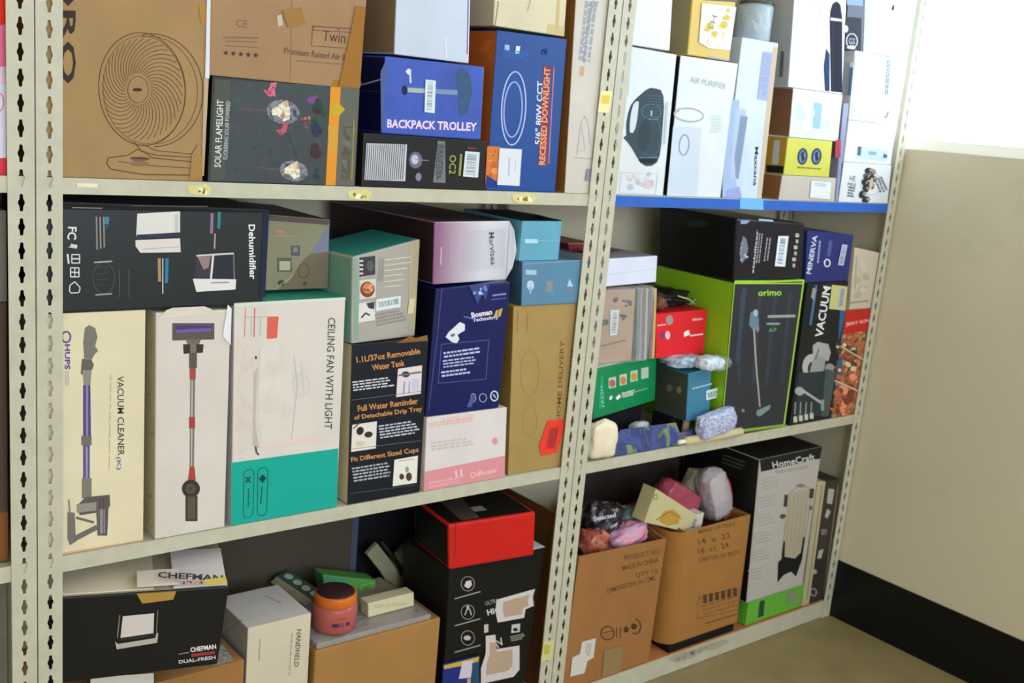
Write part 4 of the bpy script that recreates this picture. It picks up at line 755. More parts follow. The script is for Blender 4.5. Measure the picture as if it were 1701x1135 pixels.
b.add(V, [(j*(nx+1)+i, j*(nx+1)+i+1, (j+1)*(nx+1)+i+1, (j+1)*(nx+1)+i) for j in range(nz) for i in range(nx)], bagm, True)
tag(b.build('plastic_bag', None, ((xa_+xb_)/2, .085, zg+.002)), 'clear wrinkled plastic bag over the printed carton and magazines', 'bag')
K[0] = 1.15
c = Carton('white_box', 'white box with a maroon lid resting on the bagged carton beside the upright', [(1006, 479), (1090, 466), (1092, 425), (1010, 430)], zc+.014, y=.045, rot='auto', d=.20, m=paper('#cfd2ea', .4), top=paper('#94939e'), level=True); zw = c.top
f = c.f; f.ln([(1012, 456), (1088, 447)], .8, '#b4b8d4')
fl = c.part('lid', 'maroon printed lid sheet'); p = c.c; q_ = c.back
fl.add([p[3]+Vector((.0, .045, .001)), p[2]+Vector((-.05, .09, .001)), q_[2]+Vector((-.03, 0, .002)), q_[3]+Vector((-.02, 0, .002))], [(0, 1, 2, 3)], paper('#8c2c3c'))
c.done()
c = Carton('maroon_box', 'flat maroon and pink box on the blue box behind the upright', [(946, 431), (986, 431), (988, 404), (944, 404)], zb_+.001, y=.14, d=.16, m=paper('#c08488', .4), top=paper('#8a3440'), left='#7a2a34', level=True); c.f.poly([(945, 405), (988, 405), (987, 418), (945, 418)], '#7c2c34'); c.f.ell(958, 417, 10, 5, '#4a1820'); c.done()
# red box, black bag, pouches, teal box
K[0] = 1.25
LIM[1] = 1.860
tb = Carton('teal_box', 'blue-teal box with an olive side and small barcode beside the green fruit box', [(1143, 674), (1182, 665), (1182, 610), (1144, 622)], ZM+.055, y=.034, rot=0, d=.12, level=False, m=paper('#3f7894', .4), left=paper('#44463e'), top=paper('#3a6e8e'))
f = tb.f; f.micro((1150, 646), (1185, 637), 4, 1, '#9cc3d4'); f.ln([(1144, 622), (1195, 607)], 1, '#6aa2b8'); tb.l.ell(1112, 645, 5, 6, '#6f6c58'); tb.l.ell(1128, 648, 4, 6, '#7f7c66')
t = tb.on('label_sticker', 'white barcode sticker'); t.poly([(1172, 649), (1194, 643), (1193, 660), (1172, 665)], '#c9d4da'); barcode(t, (1175, 657), (1191, 653), 9, 9, 3, '#3c4650'); tb.done()
ztb = tb.top
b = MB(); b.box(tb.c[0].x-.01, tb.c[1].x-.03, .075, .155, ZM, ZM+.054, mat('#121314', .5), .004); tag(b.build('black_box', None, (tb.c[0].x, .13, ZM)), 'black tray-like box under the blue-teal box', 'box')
rb = Carton('red_box', 'bright red box with small white lettering and round pictures', [(1089, 594), (1170, 580), (1175, 514), (1090, 522)], ztb+.032, y=.085, rot=0, d=.12, level=False, m=paper('#d3222c', .4), left='#a01820', top='#b51c24')
f = rb.f; f.ell(1112, 532, 6, 8, '#8d8a84'); f.ell(1109, 557, 4, 7, '#d9b4bc'); f.ell(1100, 558, 3, 6, '#5a3a80'); f.tx('shavers', (1150, 531), (1167, 529), 5, '#f2c9cc', .02); f.ln([(1092, 541), (1106, 539)], 2, '#f0bcc0'); f.ln([(1146, 558), (1168, 555)], 2.4, '#f2c4c6'); f.poly([(1136, 552), (1144, 548), (1146, 556), (1136, 560)], '#dcdce4'); rb.done()
b = MB(); p = rb.c[0]; cx_, cz_ = (rb.c[0].x+rb.c[1].x)/2, rb.top
b.blob((cx_, .20, cz_+.024), (.085, .07, .024), mat('#1a1716', .35), 8, .28, 2.4, 4, .3); bo = empty('black_pouch', (cx_, .20, cz_), 'crumpled black pouch with a white drawstring lying on the red box', 'pouch'); b.build('pouch_body', bo, bo.location)
b = MB(); b.tube([(cx_+.01, .13, cz_+.035), (cx_+.05, .125, cz_+.025), (cx_+.075, .12, cz_+.012), (cx_+.06, .125, cz_+.008), (cx_+.085, .13, cz_+.022)], .0022, mat('#b9b8ae', .5)); b.build('drawstring', bo, bo.location)
b = MB(); b.blob((cx_-.085, .12, cz_+.022), (.024, .03, .02), mat('#6b4032', .5), 3, .3, 2, 3, .2); tag(b.build('brown_pouch', None, (cx_-.05, .15, cz_)), 'small reddish brown pouch beside the black pouch', 'pouch')
pat = mottled('print_blue_white_pattern', ['#2f5cae', '#c3d8f6', '#f0f5ff', '#5a90da'], 110, .35, 2)
pp = at(1168, 588, .05)
b = MB(); b.blob((pp.x-.045, .085, ztb+.0215), (.065, .045, .0165), mottled('print_bag_contents', ['#4a6c8c', '#b8c4d4', '#7f94ac', '#8a3a50'], 40, .3), 11, .18, 2.0, 4, .4); r = empty('patterned_bag', (pp.x, .12, ztb), 'blue and white patterned plastic bag lying on the blue-teal box', 'bag'); b.build('bag_body', r, r.location)
b = MB(); b.blob((pp.x-.004, .020, ztb+.0245), (.046, .030, .0185), pat, 12, .18, 2.2, 4, .3); b.build('patterned_panel', r, r.location)
b = MB(); b.blob((pp.x+.008, .012, ztb+.025), (.060, .026, .020), bagm, 13, .25, 2.4, 4, .2); b.build('plastic_film', r, r.location)
pp = at(1184, 685, .012)
b = MB(); ps = mottled('print_stripe_pattern', ['#2c4090', '#e3e8fa', '#4460b4', '#eef0fa'], 150, .3, 1)
M_ = Matrix.Rotation(math.radians(-8), 3, 'Y')
b.blob((pp.x-.008, -.012, ZM+.056), (.072, .019, .033), ps, 5, .10, 1.8, 4, .75, M_); r = empty('striped_pouch', (pp.x, .05, ZM+.02), 'blue and white patterned zip pouch lying in front of the blue-teal box', 'pouch'); b.build('pouch_body', r, r.location)
b = MB(); b.tube([(pp.x-.058, -.004, ZM+.078), (pp.x-.066, -.008, ZM+.055), (pp.x-.062, -.004, ZM+.028)], .003, mat('#22242c', .4)); b.build('zip', r, r.location)
LIM[1] = 2.552
# cream roller, upright cream cylinder, white boxes and magazines on the shelf front
crm = paper('#cdbf98', .5)
b = MB(); a_, e_ = at(1140, 724, -.002), at(1232, 707, -.002); a_.z = e_.z = ZM+.0125; b.tube([a_, e_], .0120, crm, 16); r = empty('paper_roll', a_.lerp(e_, .5)-Vector((0, 0, .011)), 'cream paper roll lying along the front of the shelf', 'roll'); b.build('roll_body', r, r.location)
b = MB(); b.tube([a_+Vector((-.03, 0, 0)), a_], .0065, paper('#e0d8c4'), 12); b.build('inner_tube', r, r.location)
b = MB(); a_ = at(1142, 712, .05); b.tube([(a_.x, .058, ZM+.009), (a_.x+.004, .06, ZM+.07)], [.011, .0095], paper('#c3a98a'), 14); tag(b.build('paper_tube', None, (a_.x, .058, ZM+.009)), 'short tan tube standing between the teal box and striped pouch', 'tube')
mg = mottled('print_magazine_cover', ['#24367c', '#3c4c7c', '#243064', '#7a8650', '#2c3a80'], 16, .3)
def flat(name, q, z0, z1, m, label, cat, group=None, y=None):
    P = [atz(x, y_, z1) for x, y_ in q]; b = MB()
    for p_ in P: p_.y = max(.0045, min(.59, p_.y))
    lo = [Vector((p_.x, p_.y, z0)) for p_ in P]; b.hexa([lo[0], lo[1], P[1], P[0], lo[3], lo[2], P[2], P[3]], m, .0008)
    o = b.build(name, None, (lo[0]+lo[1]+lo[2]+lo[3])/4); return tag(o, label, cat, group)
def leaning(q, yf, yb, zb0, zb1, m, label, th=.004):
    """a magazine lying with its back edge propped up on what is behind it"""
    FL, FR = at(q[0][0], q[0][1], yf), at(q[1][0], q[1][1], yf); FL.z = FR.z = ZM+.0005
    BR, BL = at(q[2][0], q[2][1], yb), at(q[3][0], q[3][1], yb); BR.z = max(BR.z, ZM+.004); BL.z = max(BL.z, ZM+.004)
    up = Vector((0, -.3, 1)).normalized()*th; b = MB(); b.hexa([FL, FR, FR+up, FL+up, BL, BR, BR+up, BL+up], m, .0006)
    tag(b.build('magazine', None, (FL+FR)/2), label, 'magazine')
leaning([(1003, 762), (1135, 741), (1122, 704), (1030, 716)], .006, .030, 0, 0, mg, 'glossy blue magazine propped up at the shelf front, beside the upright')
leaning([(1137, 741), (1200, 730), (1150, 716), (1124, 722)], .006, .016, 0, 0, mottled('print_magazine_cover_two', ['#262c6a', '#4a3f7a', '#5c6468', '#2e3a72'], 22, .3), 'dark violet magazine propped in front of the cream roll')
b = MB(); p = at(1000, 735, .012); b.blob((p.x-.002, .014, ZM+.052), (.050, .022, .051), paper('#dccbb0', .45), 6, .16, 1.5, 4, .45); tag(b.build('paper_bag', None, (p.x, .04, ZM)), 'crumpled cream paper bag beside the slotted upright', 'bag')
b = MB(); p = at(1073, 693, .07); b.blob((p.x, .09, ZM+.030), (.030, .02, .022), mottled('print_white_pack', ['#d8c8d0', '#c3ccda', '#cf9aa0'], 50), 9, .2, 2, 3, .5); tag(b.build('small_packet', None, (p.x, .09, ZM)), 'small white and pink packet under the green box edge', 'packet')
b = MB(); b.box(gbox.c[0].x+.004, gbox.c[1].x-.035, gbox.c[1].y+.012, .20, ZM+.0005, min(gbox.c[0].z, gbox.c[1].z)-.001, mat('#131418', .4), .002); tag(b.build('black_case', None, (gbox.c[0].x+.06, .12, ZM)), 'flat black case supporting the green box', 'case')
# black long box on the green vacuum box
gv = Carton('green_vacuum_box', 'tall black-fronted vacuum box with bright lime green sides and border', [(1197, 722), (1302, 708), (1336, 465), (1219, 469)], ZM, y=.006, d=.30, m=paper('#8ab92a', .4), front=paper('#2b2d33', .3), left=paper('#84b41e', .4), top='#8ab92a', level=True)
f = gv.f; GB = '#93b83c'
f.frame(1221, 471, 1335, 467, 2, GB); f.ln([(1220, 470), (1336, 466)], 3, GB); f.ln([(1335, 466), (1302, 708)], 2.6, GB); f.ln([(1198, 720), (1303, 707)], 5, '#7f9c30'); f.ln([(1220, 470), (1198, 720)], 1.4, GB)
for (x0, x1) in ((1232, 1226), (1262, 1250), (1288, 1272), (1312, 1298)): f.ln([(x0, 486), (x1, 640)], 7, '#32363f')
f.ln([(1237, 478), (1224, 600)], 7, '#343d50')
f.tx('orimo', (1259, 487), (1298, 486), 10, '#8fc03c', .02); f.ln([(1275, 526), (1321, 525)], 4.5, '#8f948c'); f.ln([(1273, 538), (1295, 538)], 3.5, '#84887f'); f.tx('A7', (1276, 549), (1290, 548), 6, '#4f9c50', .02)
f.poly([(1246, 520), (1256, 514), (1260, 530), (1260, 546), (1250, 548), (1244, 540)], '#5a7484'); f.ell(1255, 520, 4, 6, '#93a6b0'); f.ell(1258, 546, 3, 6, '#84707e'); f.ln([(1252, 546), (1256, 610), (1262, 676)], 2.6, '#9c968a'); f.poly([(1257, 682), (1280, 672), (1278, 680), (1262, 692), (1256, 690)], '#6f8884'); f.ell(1234, 682, 3, 3, '#7a6a60')
gv.done(); zgv = gv.top
K[0] = 1.2
c = Carton('long_black_box', 'long glossy black box lying on the lime green box, barcode on its end', [(1219, 464), (1333, 455), (1337, 371), (1224, 363)], zgv+.003, y=.006, d=.29, m=paper('#141312', .22), front=paper('#1b1920', .3), bevel=.005)
f = c.f
f.poly([(1234, 392), (1239, 396), (1243, 412), (1238, 430), (1232, 438), (1228, 420)], '#6a7080'); f.blots(1228, 396, 1244, 436, 14, ['#a5abb8', '#5c6272'], 1.2, 2.4, 4)
f.tx('stabilizer', (1250, 454), (1258, 382), 3.6, '#b8b8be', .02); f.micro((1264, 388), (1258, 440), 8, 2, '#9a9aa4', 4, .4); f.micro((1277, 395), (1271, 440), 10, 2, '#9a8f94', 5, .4)
t = c.on('label_sticker', 'white barcode sticker'); t.poly([(1292, 392), (1309, 392), (1303, 443), (1286, 442)], '#cdd4e0'); barcode(t, (1300, 396), (1294, 438), 9, 16, 5, '#66707e')
for i in range(6): f.rc(1321+(i % 2)*2-i*1.3, 388+10*i, 1327-i*1.3, 394+10*i, '#a9a49c')
f.poly([(1230, 366), (1246, 366), (1240, 372), (1230, 372)], '#7f8fb0'); f.ln([(1260, 365), (1284, 367)], 3, '#8fb0d0')
c.l.ell(1158, 372, 20, 6, '#26301f')
c.done()
vb = Carton('black_vacuum_box', 'black box with a grey handheld vacuum picture and white vertical lettering', [(1311, 709), (1380, 700), (1409, 472), (1342, 466)], ZM, y=.005, d=.28, m=paper('#16181c', .35), level=True)
f = vb.f
f.tx('VACUUM', (1360, 560), (1374, 476), 13, '#d9d9de', .02); f.ln([(1346, 540), (1356, 474)], 4, '#46668e'); f.poly([(1347, 494), (1350, 478), (1356, 480), (1352, 500)], '#8d8a84'); f.poly([(1395, 520), (1400, 476), (1408, 476), (1400, 540), (1392, 570)], '#2d5c8e'); f.poly([(1390, 600), (1400, 592), (1394, 660), (1386, 660)], '#2d5874')
f.poly([(1350, 574), (1358, 568), (1376, 572), (1380, 586), (1376, 600), (1364, 598), (1356, 604), (1350, 590)], '#9ea09c'); f.ell(1345, 606, 12, 18, '#a9aaa6', 15); f.ell(1346, 610, 4, 9, '#2b2f34', 15); f.poly([(1352, 590), (1372, 596), (1368, 616), (1352, 628), (1344, 622)], '#8f918e'); f.ell(1378, 612, 8, 8, '#94888c'); f.ln([(1360, 580), (1354, 598)], 2, '#5a5c5c')
f.poly([(1326, 620), (1376, 616), (1370, 690), (1320, 694)], '#2b3436'); f.poly([(1372, 612), (1388, 618), (1376, 692), (1364, 692)], '#47514e'); f.ell(1328, 650, 8, 7, '#9a9c98', 20); f.ln([(1332, 648), (1362, 668), (1368, 672)], 4, '#a4a6a2'); f.ln([(1366, 664), (1366, 682)], 5, '#7f948c')
for i in range(4): x = 1318+9*i; f.rc(x, 692-2*i, x+6, 702-2*i, '#b9b9ae'); f.ln([(x+3, 668), (x+2, 688)], 2, '#8d8f88')
t = vb.on('label_sticker', 'yellow and white sticker'); t.poly([(1381, 473), (1407, 476), (1403, 516), (1376, 513)], '#b9b774'); t.rc(1393, 478, 1403, 512, '#a9abae', 0, -.12); t.micro((1399, 480), (1395, 510), 6, 2, '#6c7078')
vb.done()
mv = Carton('navy_box', 'deep blue box with white vertical brand lettering beside the long black box', [(1338, 467), (1408, 470), (1418, 391), (1341, 383)], max(vb.top, vb.top)+.001, y=.008, d=.22, m=paper('#232c66', .35), level=False)
f = mv.f; f.tx('MINERVA', (1343, 455), (1354, 391), 8, '#c6c9e6', .015); f.micro((1362, 400), (1358, 440), 5, 1, '#8a8fc0'); f.ring(1374, 437, 4.5, 6, 2, '#d4d6e6'); f.ln([(1380, 400), (1376, 425)], 6, '#46508a'); t = mv.on('label_sticker', 'small white barcode'); t.poly([(1398, 406), (1407, 407), (1400, 441), (1391, 440)], '#b3b7cc'); barcode(t, (1402, 409), (1396, 438), 6, 12, 4, '#5a6080'); mv.done()
mt = Carton('meat_grill_box', 'box with a red band and photos of grilled meat at the shelf end', [(1383, 702), (1418, 695), (1450, 512), (1407, 516)], ZM, y=.005, d=.26, m=mottled('print_meat_photo', ['#3c2c20', '#8a5a38', '#b0593a', '#c9b08c'], 60), top='#c8b8a0', left='#b5a590', level=True)
f = mt.f; f.poly([(1406, 516), (1448, 513), (1441, 549), (1400, 556)], '#b5281f'); f.tx('JERKY GUN', (1405, 540), (1443, 533), 7, '#e0a8a4', .03); f.blots(1388, 560, 1434, 620, 26, ['#5a3a2c', '#8a3a2a', '#cdbc9c', '#3a4030'], 3, 6, 4, 0, -.15); f.blots(1390, 618, 1428, 692, 34, ['#b5603a', '#c2552c', '#d99070', '#7a3c28'], 3, 7, 5, 0, -.2); f.ln([(1396, 575), (1434, 598)], 2, '#c9bd9c'); f.ln([(1386, 632), (1426, 650)], 2, '#c9bd9c'); mt.done()
c = Carton('beige_box', 'pale box with faint beige print, standing on the meat photo box', [(1411, 515), (1449, 511), (1461, 420), (1420, 411)], mt.top+.001, y=.006, d=.24, m=paper('#bfb0a0', .5), level=False); c.f.blots(1418, 425, 1452, 500, 14, ['#b3a48c', '#a8a58c', '#c6b6aa'], 3, 7, 6, 0, -.1); c.f.micro((1412, 503), (1444, 500), 4, 1, '#8f7f70'); c.f.ln([(1423, 425), (1420, 480)], 2, '#9c9c80'); c.done()

# ================================================================ LOWEST SHELF, MIDDLE BAY
LIM[:] = [.0255, 1.2975]
K[0] = 1.12
bx = MB()
cb = Carton('cardboard_box', 'low cardboard box with white paper scraps, under the black box with the printed ice maker', [(120, 1124+4), (405, 1110), (405, 1108), (120, 1122)], None, y=.012, d=.3, m=card('#94683a'))
# built straight: its top carries the black box
p_l, p_r = at(95, 1143, .012), at(408, 1100, .012); zc0 = .404
b = MB(); p_r.x = min(p_r.x, .432); b.box(.052, p_r.x, .012, .27, ZL, zc0, {'front': card('#9a6c3c'), 'back': kraft, 'left': kraft, 'right': kraft, 'top': card('#a87a48'), 'bottom': kraft}, .003)
r = empty('cardboard_box', ((.052+p_r.x)/2, .17, ZL), 'low cardboard box under the black box with flaps, near the left upright', 'box'); b.build('carton_body', r, r.location)
b = MB(); f = Face(b, (0, .012, 0), (0, -1, 0), .0012); f.poly([(150, 1126), (255, 1118), (255, 1180), (150, 1190)], '#cfc8bc'); b.build('label_sticker', r, r.location)['label'] = 'white paper label'
b = MB(); b.add([(p_r.x-.07, .02, zc0+.001), (p_r.x-.02, .02, zc0+.001), (p_r.x-.012, .09, zc0+.002), (p_r.x-.045, .11, zc0+.003)], [(0, 1, 2, 3)], mottled('print_leaflet', ['#d9d2b8', '#7a7c78', '#dcd6c8'], 90)); b.build('leaflet', r, r.location)
c = Carton('appliance_box', 'black box with a small white appliance picture and open cream flaps, behind the left upright', [(62, 1140), (361, 1104), (381, 974), (62, 996)], None, y=.02, rot='auto', d=.26, m=paper('#171614', .4), top=paper('#cfc4ae'), bevel=.003, level=False)
f = c.f
f.poly([(204, 1024), (256, 1019), (255, 1052), (200, 1060)], '#cfc4be'); f.ln([(199, 1022), (195, 1060)], 1.5, '#8d8a82'); f.ln([(262, 1014), (260, 1052)], 1.5, '#77746c'); f.poly([(191, 1066), (196, 1070), (258, 1060), (260, 1052), (263, 1052), (261, 1068), (194, 1079)], '#b0aaa2'); f.ln([(198, 1063), (258, 1055)], 4, '#2f2c2a')
f.tx('CHEFMAN', (316, 1080), (359, 1074), 8, '#e3dcda', .03); f.ln([(318, 1089), (357, 1084)], 5, '#9c2f34'); f.ln([(297, 1087), (314, 1084)], 1.6, '#8a8478'); f.tx('DUAL-FRESH', (297, 1100), (358, 1092), 6, '#c9c2bf', .03)
ar = math.radians(c.rot); ux = Vector((math.cos(ar), math.sin(ar), 0)); vy = -c.n; A = c.c[3]; zt2 = max(c.c[2].z, c.c[3].z)
Wd = (c.c[2]-c.c[3]).length
fl = c.part('flap', 'open white flap at the left'); 
def flp(u0, u1, v0, v1, z0, z1, m, mbx):
    base = Vector((A.x, A.y, 0)); zz = lambda u: A.z+(c.c[2].z-A.z)*u/Wd
    mbx.hexa([base+ux*u0+vy*v0+Vector((0, 0, zz(u0)+z0)), base+ux*u1+vy*v0+Vector((0, 0, zz(u1)+z0)), base+ux*u1+vy*v0+Vector((0, 0, zz(u1)+z0+.003)), base+ux*u0+vy*v0+Vector((0, 0, zz(u0)+z0+.003)),
              base+ux*u0+vy*v1+Vector((0, 0, zz(u0)+z1)), base+ux*u1+vy*v1+Vector((0, 0, zz(u1)+z1)), base+ux*u1+vy*v1+Vector((0, 0, zz(u1)+z1+.003)), base+ux*u0+vy*v1+Vector((0, 0, zz(u0)+z1+.003))], m, .0005)
flp(.01, .20, .004, .16, .002, .014, paper('#d3c6b0'), fl)
fl = c.part('flap', 'printed white and yellow flap at the right'); flp(.235, Wd-.005, .002, .14, .002, .016, paper('#cfc6c8'), fl)
tf = Face(fl, A+Vector((0, 0, .0175)), Vector((-vy.x*.1, -vy.y*.1, 1)), .004)
tf.tx('CHEFMAN', (262, 958), (370, 964), 10, '#3a3436', .03); tf.blots(300, 966, 340, 975, 9, ['#c0503c', '#d8884c', '#a83440'], 1.6, 3.2, 4); tf.poly([(342, 966), (375, 962), (378, 972), (340, 975)], '#d3b94c')
fl = c.part('flap', 'small locking tab'); flp(.17, .245, -.004, .05, .012, .018, paper('#cdbfb4'), fl); fl.hexa([A+ux*a_+vy*b_+Vector((0, 0, z_)) for a_, b_, z_ in ((.18, -.003, -.022), (.235, -.003, -.018), (.24, -.003, -.002), (.17, -.003, -.002), (.18, 0, -.022), (.235, 0, -.018), (.24, 0, -.002), (.17, 0, -.002))], card('#a8853c'))
c.done()
c = Carton('white_box', 'tall white box with faint vertical lettering, between the black box and the cardboard carton', [None, None, (517, 1020), (412, 1043)], ZL, y=.022, d=.16, m=paper('#cbbfa8', .45), left=paper('#a5a29c'), top=paper('#ccc6c2'), level=True, bevel=.002)
c.f.tx('HANDHELD', (497, 1046), (492, 1108), 8, '#4a453e', .01); c.f.micro((485, 1052), (480, 1130), 3, 1, '#a2947c', 3); c.f.micro((432, 1062), (430, 1100), 3, 1, '#978a74', 4); c.t.micro((440, 990), (470, 1004), 4, 1, '#a8a4a8', 3); c.l.ln([(376, 1050), (402, 1030)], 1.2, '#77746e'); c.done()
# carton with a sheet of clear plastic, jar and small boxes on it
c = Carton('cardboard_box', 'plain cardboard carton with a pink jar and small boxes on its lid', [None, None, (732, 1026), (524, 1083)], ZL, y=.012, d=.235, m=card('#a0743f'), top=card('#8f6a42'), level=True, bevel=.004); zj = c.top; cj = c
c.done()
K[0] = 1.1
b = MB(); xa, xb_ = at(527, 1082, .014).x, at(728, 1026, .014).x; b.hexa([Vector(q) for q in ((xa, .016, zj+.0005), (xb_-.02, .016, zj+.0005), (xb_-.02, .016, zj+.014), (xa, .016, zj+.014), (xa, .245, zj+.0005), (xb_-.02, .245, zj+.0005), (xb_-.02, .245, zj+.014), (xa, .245, zj+.014))], plastic_film('tray_plastic', (.42, .38, .36), .75, .1), .003); zp = zj+.0145
tag(b.build('plastic_tray', None, ((xa+xb_)/2, .14, zj+.0005)), 'smoky clear plastic lid lying on the cardboard carton', 'tray')
jm = mat('#b05a52', .22); pj = at(560, 1055, .055); jc = Vector((pj.x, .072, zp+.0005))
r = empty('cosmetic_jar', jc, 'round pink jar with an orange lid standing on the plastic lid', 'jar')
b = MB(); b.lathe(jc, [(.044, 0), (.050, .005), (.051, .055), (.047, .062)], jm, 40); b.build('jar_body', r, r.location)
b = MB(); b.lathe(jc+Vector((0, 0, .062)), [(.047, 0), (.048, .002), (.048, .020), (.046, .023)], mat('#cc6a20', .3), 40); b.build('lid', r, r.location)
b = MB(); b.lathe(jc+Vector((0, 0, .0855)), [(.043, 0), (.042, .002), (.020, .003)], mat('#3a2428', .3), 40); b.build('lid_label', r, r.location)
b = MB()   # wrap-around print on the jar
def jarpatch(a0, a1, z0, z1, col):
    n_ = 8; vv = []; 
    for i in range(n_+1):
        a_ = math.radians(a0+(a1-a0)*i/n_)
        for z_ in (z0, z1): vv.append(jc+Vector((.0516*math.cos(a_), .0516*math.sin(a_), z_)))
    b.add(vv, [(2*i, 2*i+2, 2*i+3, 2*i+1) for i in range(n_)], mat(col, .4))
jarpatch(236, 252, .022, .030, '#4a2a4c'); jarpatch(256, 266, .020, .031, '#7a4868'); jarpatch(272, 282, .022, .030, '#4a2a4c'); jarpatch(245, 270, .038, .043, '#a84a3c'); b.build('jar_print', r, r.location)
c = Carton('small_white_box', 'small flat cream box beside the pink jar', [(612, 1024), (687, 1017), (687, 991), (612, 996)], zp+.001, y=.068, rot=0, d=.035, m=paper('#d0c6a2', .45), level=True); c.f.micro((622, 1008), (678, 1003), 6, 2, '#b4ac8c'); c.done(); zsw = c.top
c = Carton('green_packet', 'bright green flat packet behind the pink jar', [(540, 985), (622, 990), (624, 964), (536, 955)], None, y=.20, d=.045, m=paper('#5a9c4c', .4), left='#4a8c66', level=False); c.f.poly([(585, 975), (622, 966), (622, 990), (586, 988)], mottled('print_leaf', ['#4aa23c', '#7cc25c', '#2f7c34'], 60)); c.f.poly([(540, 957), (575, 960), (575, 985), (541, 982)], '#4e9470'); c.done()
b = MB(); b.box(at(540, 985, .2).x+.004, at(622, 990, .2).x-.004, .205, .24, zp+.0003, zp+.0200, card('#6b4a34'), .002); tag(b.build('brown_block', None, (at(580, 985, .2).x, .22, zp)), 'low brown block propping up the green packet', 'block')
# cream and teal strip carton leaning
K[0] = 1.12
b = MB(); a_, e_ = at(470, 952, .26), at(530, 992, .16); dv = (e_-a_); nn = Vector((.25, -.6, .7)).normalized(); w_ = dv.cross(nn).normalized()*.022; th = nn*.03
b.hexa([a_-w_, e_-w_, e_+w_, a_+w_, a_-w_-th, e_-w_-th, e_+w_-th, a_+w_-th], {'front': paper('#36504c'), 'top': paper('#b3a78c'), 'bottom': paper('#b3a78c'), 'left': paper('#b3a78c'), 'right': paper('#b3a78c'), 'back': paper('#b3a78c')}, .001)
for i in range(4):
    cc = a_.lerp(e_, .16+.24*i)+nn*.0008; uu = dv.normalized(); ww = w_.normalized()
    b.add([cc+uu*.011*math.cos(k*.524)+ww*.011*math.sin(k*.524) for k in range(12)], [tuple(range(12))], mat('#a9b09c', .4))
tag(b.build('light_strip_box', None, a_.lerp(e_, .5)), 'narrow dark teal carton with pale round windows leaning behind the white box', 'box')
# large dark box added as fill to darken the back of the bay
b = MB(); xe_ = at(592, 900, .285).x; b.box(.40, xe_, .285, .385, ZL, .655, card('#4a4238'), .004); r = empty('dark_fill_box', ((.40+xe_)/2, .335, ZL), 'large dark brown box added to darken the back behind the white box and jar', 'box'); b.build('carton_body', r, r.location)
b = MB(); b.box(xe_-.016, xe_+.002, .2835, .2845, ZL+.01, .650, mat('#4a5264', .4)); b.build('tape', r, r.location)['label'] = 'blue-grey tape along the right edge'
b = MB(); b.box(xe_+.012, 1.20, .315, .385, ZL, .672, mat('#16161a', .5), .004); tag(b.build('dark_fill_crate', None, (1.1, .35, ZL)), 'tall black crate added as dark fill behind the fabric bag and red case', 'crate')  # crate added only to darken the back of the bay
# dark bag with diagonal strap
b = MB(); bc = at(700, 940, .28); M_ = Matrix.Rotation(math.radians(-30), 3, 'Y')
b.blob((bc.x-.01, .272, ZL+.225), (.115, .024, .165), mottled('bag_cloth', ['#1e1c15', '#55553f', '#34322a', '#6a6a54'], 14, .7, k=1.6), 3, .16, 1.4, 4, .55); r = empty('fabric_bag', (bc.x, .272, ZL), 'dark grey-green fabric bag with a strap, behind the cardboard carton', 'bag'); b.build('bag_body', r, r.location)
b = MB(); pts = [at(618, 912, .252), at(640, 940, .250), at(664, 980, .248), at(688, 1004, .248)]
for i in range(3):
    p, q = pts[i], pts[i+1]; o_ = Vector((.014, 0, .012)); b.hexa([p-o_, q-o_, q+o_, p+o_, p-o_+Vector((0, .012, 0)), q-o_+Vector((0, .012, 0)), q+o_+Vector((0, .012, 0)), p+o_+Vector((0, .012, 0))], mat('#8f8b70', .6))
b.build('strap', r, r.location)
b = MB(); pts2 = [p+Vector((.022, -.004, .018)) for p in pts]; b.tube(pts2, .006, mat('#111010', .5)); b.build('handle', r, r.location)
b = MB(); q = at(694, 990, .24); b.tube([q+Vector((.012*math.cos(t_*.628), 0, .014*math.sin(t_*.628))) for t_ in range(11)], .0018, mat('#b8b8b4', .25)); b.build('buckle_ring', r, r.location)
# black carton with icons and torn labels; blue-yellow carton at its foot; red and black tool box on top
K[0] = 1.05
c = Carton('icon_box', 'black box with three round icons and torn white labels, beside the middle upright', [(722, 1330), (852, 1300), (906, 905), (747, 950)], ZL, y=.012, d=.20, m=paper('#151514', .35), left=paper('#1a1814'), top=paper('#1c1a1a'), level=True, bevel=.003); zic = c.top; ci = c
f = c.f
for i, y in enumerate((970, 1017, 1060)):
    f.ring(777, y, 11, 12, 1, '#a09a96'); 
f.poly([(771, 974), (774, 966), (782, 964), (784, 972), (778, 978)], '#cfc6c6'); f.ln([(772, 1022), (776, 1012), (780, 1012), (783, 1022)], 2, '#b5b0ac'); f.ell(777, 1009, 2.5, 3, '#b5b0ac'); f.ell(776, 1060, 6, 4, '#b5b2a8'); 
for i, y in enumerate((995, 1040, 1084)): f.ln([(755, y), (798, y-12)], 2, '#97938c')
f.tx('ULTRA', (806, 1003), (828, 997), 7, '#8f8c8a', .02); f.tx('HIG', (809, 1018), (830, 1013), 10, '#cfcac8', .03); f.poly([(804, 1038), (811, 1037), (811, 1050), (804, 1052)], '#c2beba'); f.tx('IV', (824, 1072), (836, 1064), 12, '#b9b5b0', .02); f.poly([(850, 1038), (864, 1036), (863, 1050), (849, 1052)], '#c0bcb8'); f.micro((848, 1062), (872, 1056), 10, 3, '#97938c'); f.ell(856, 1046, 4, 3, '#2a2826')
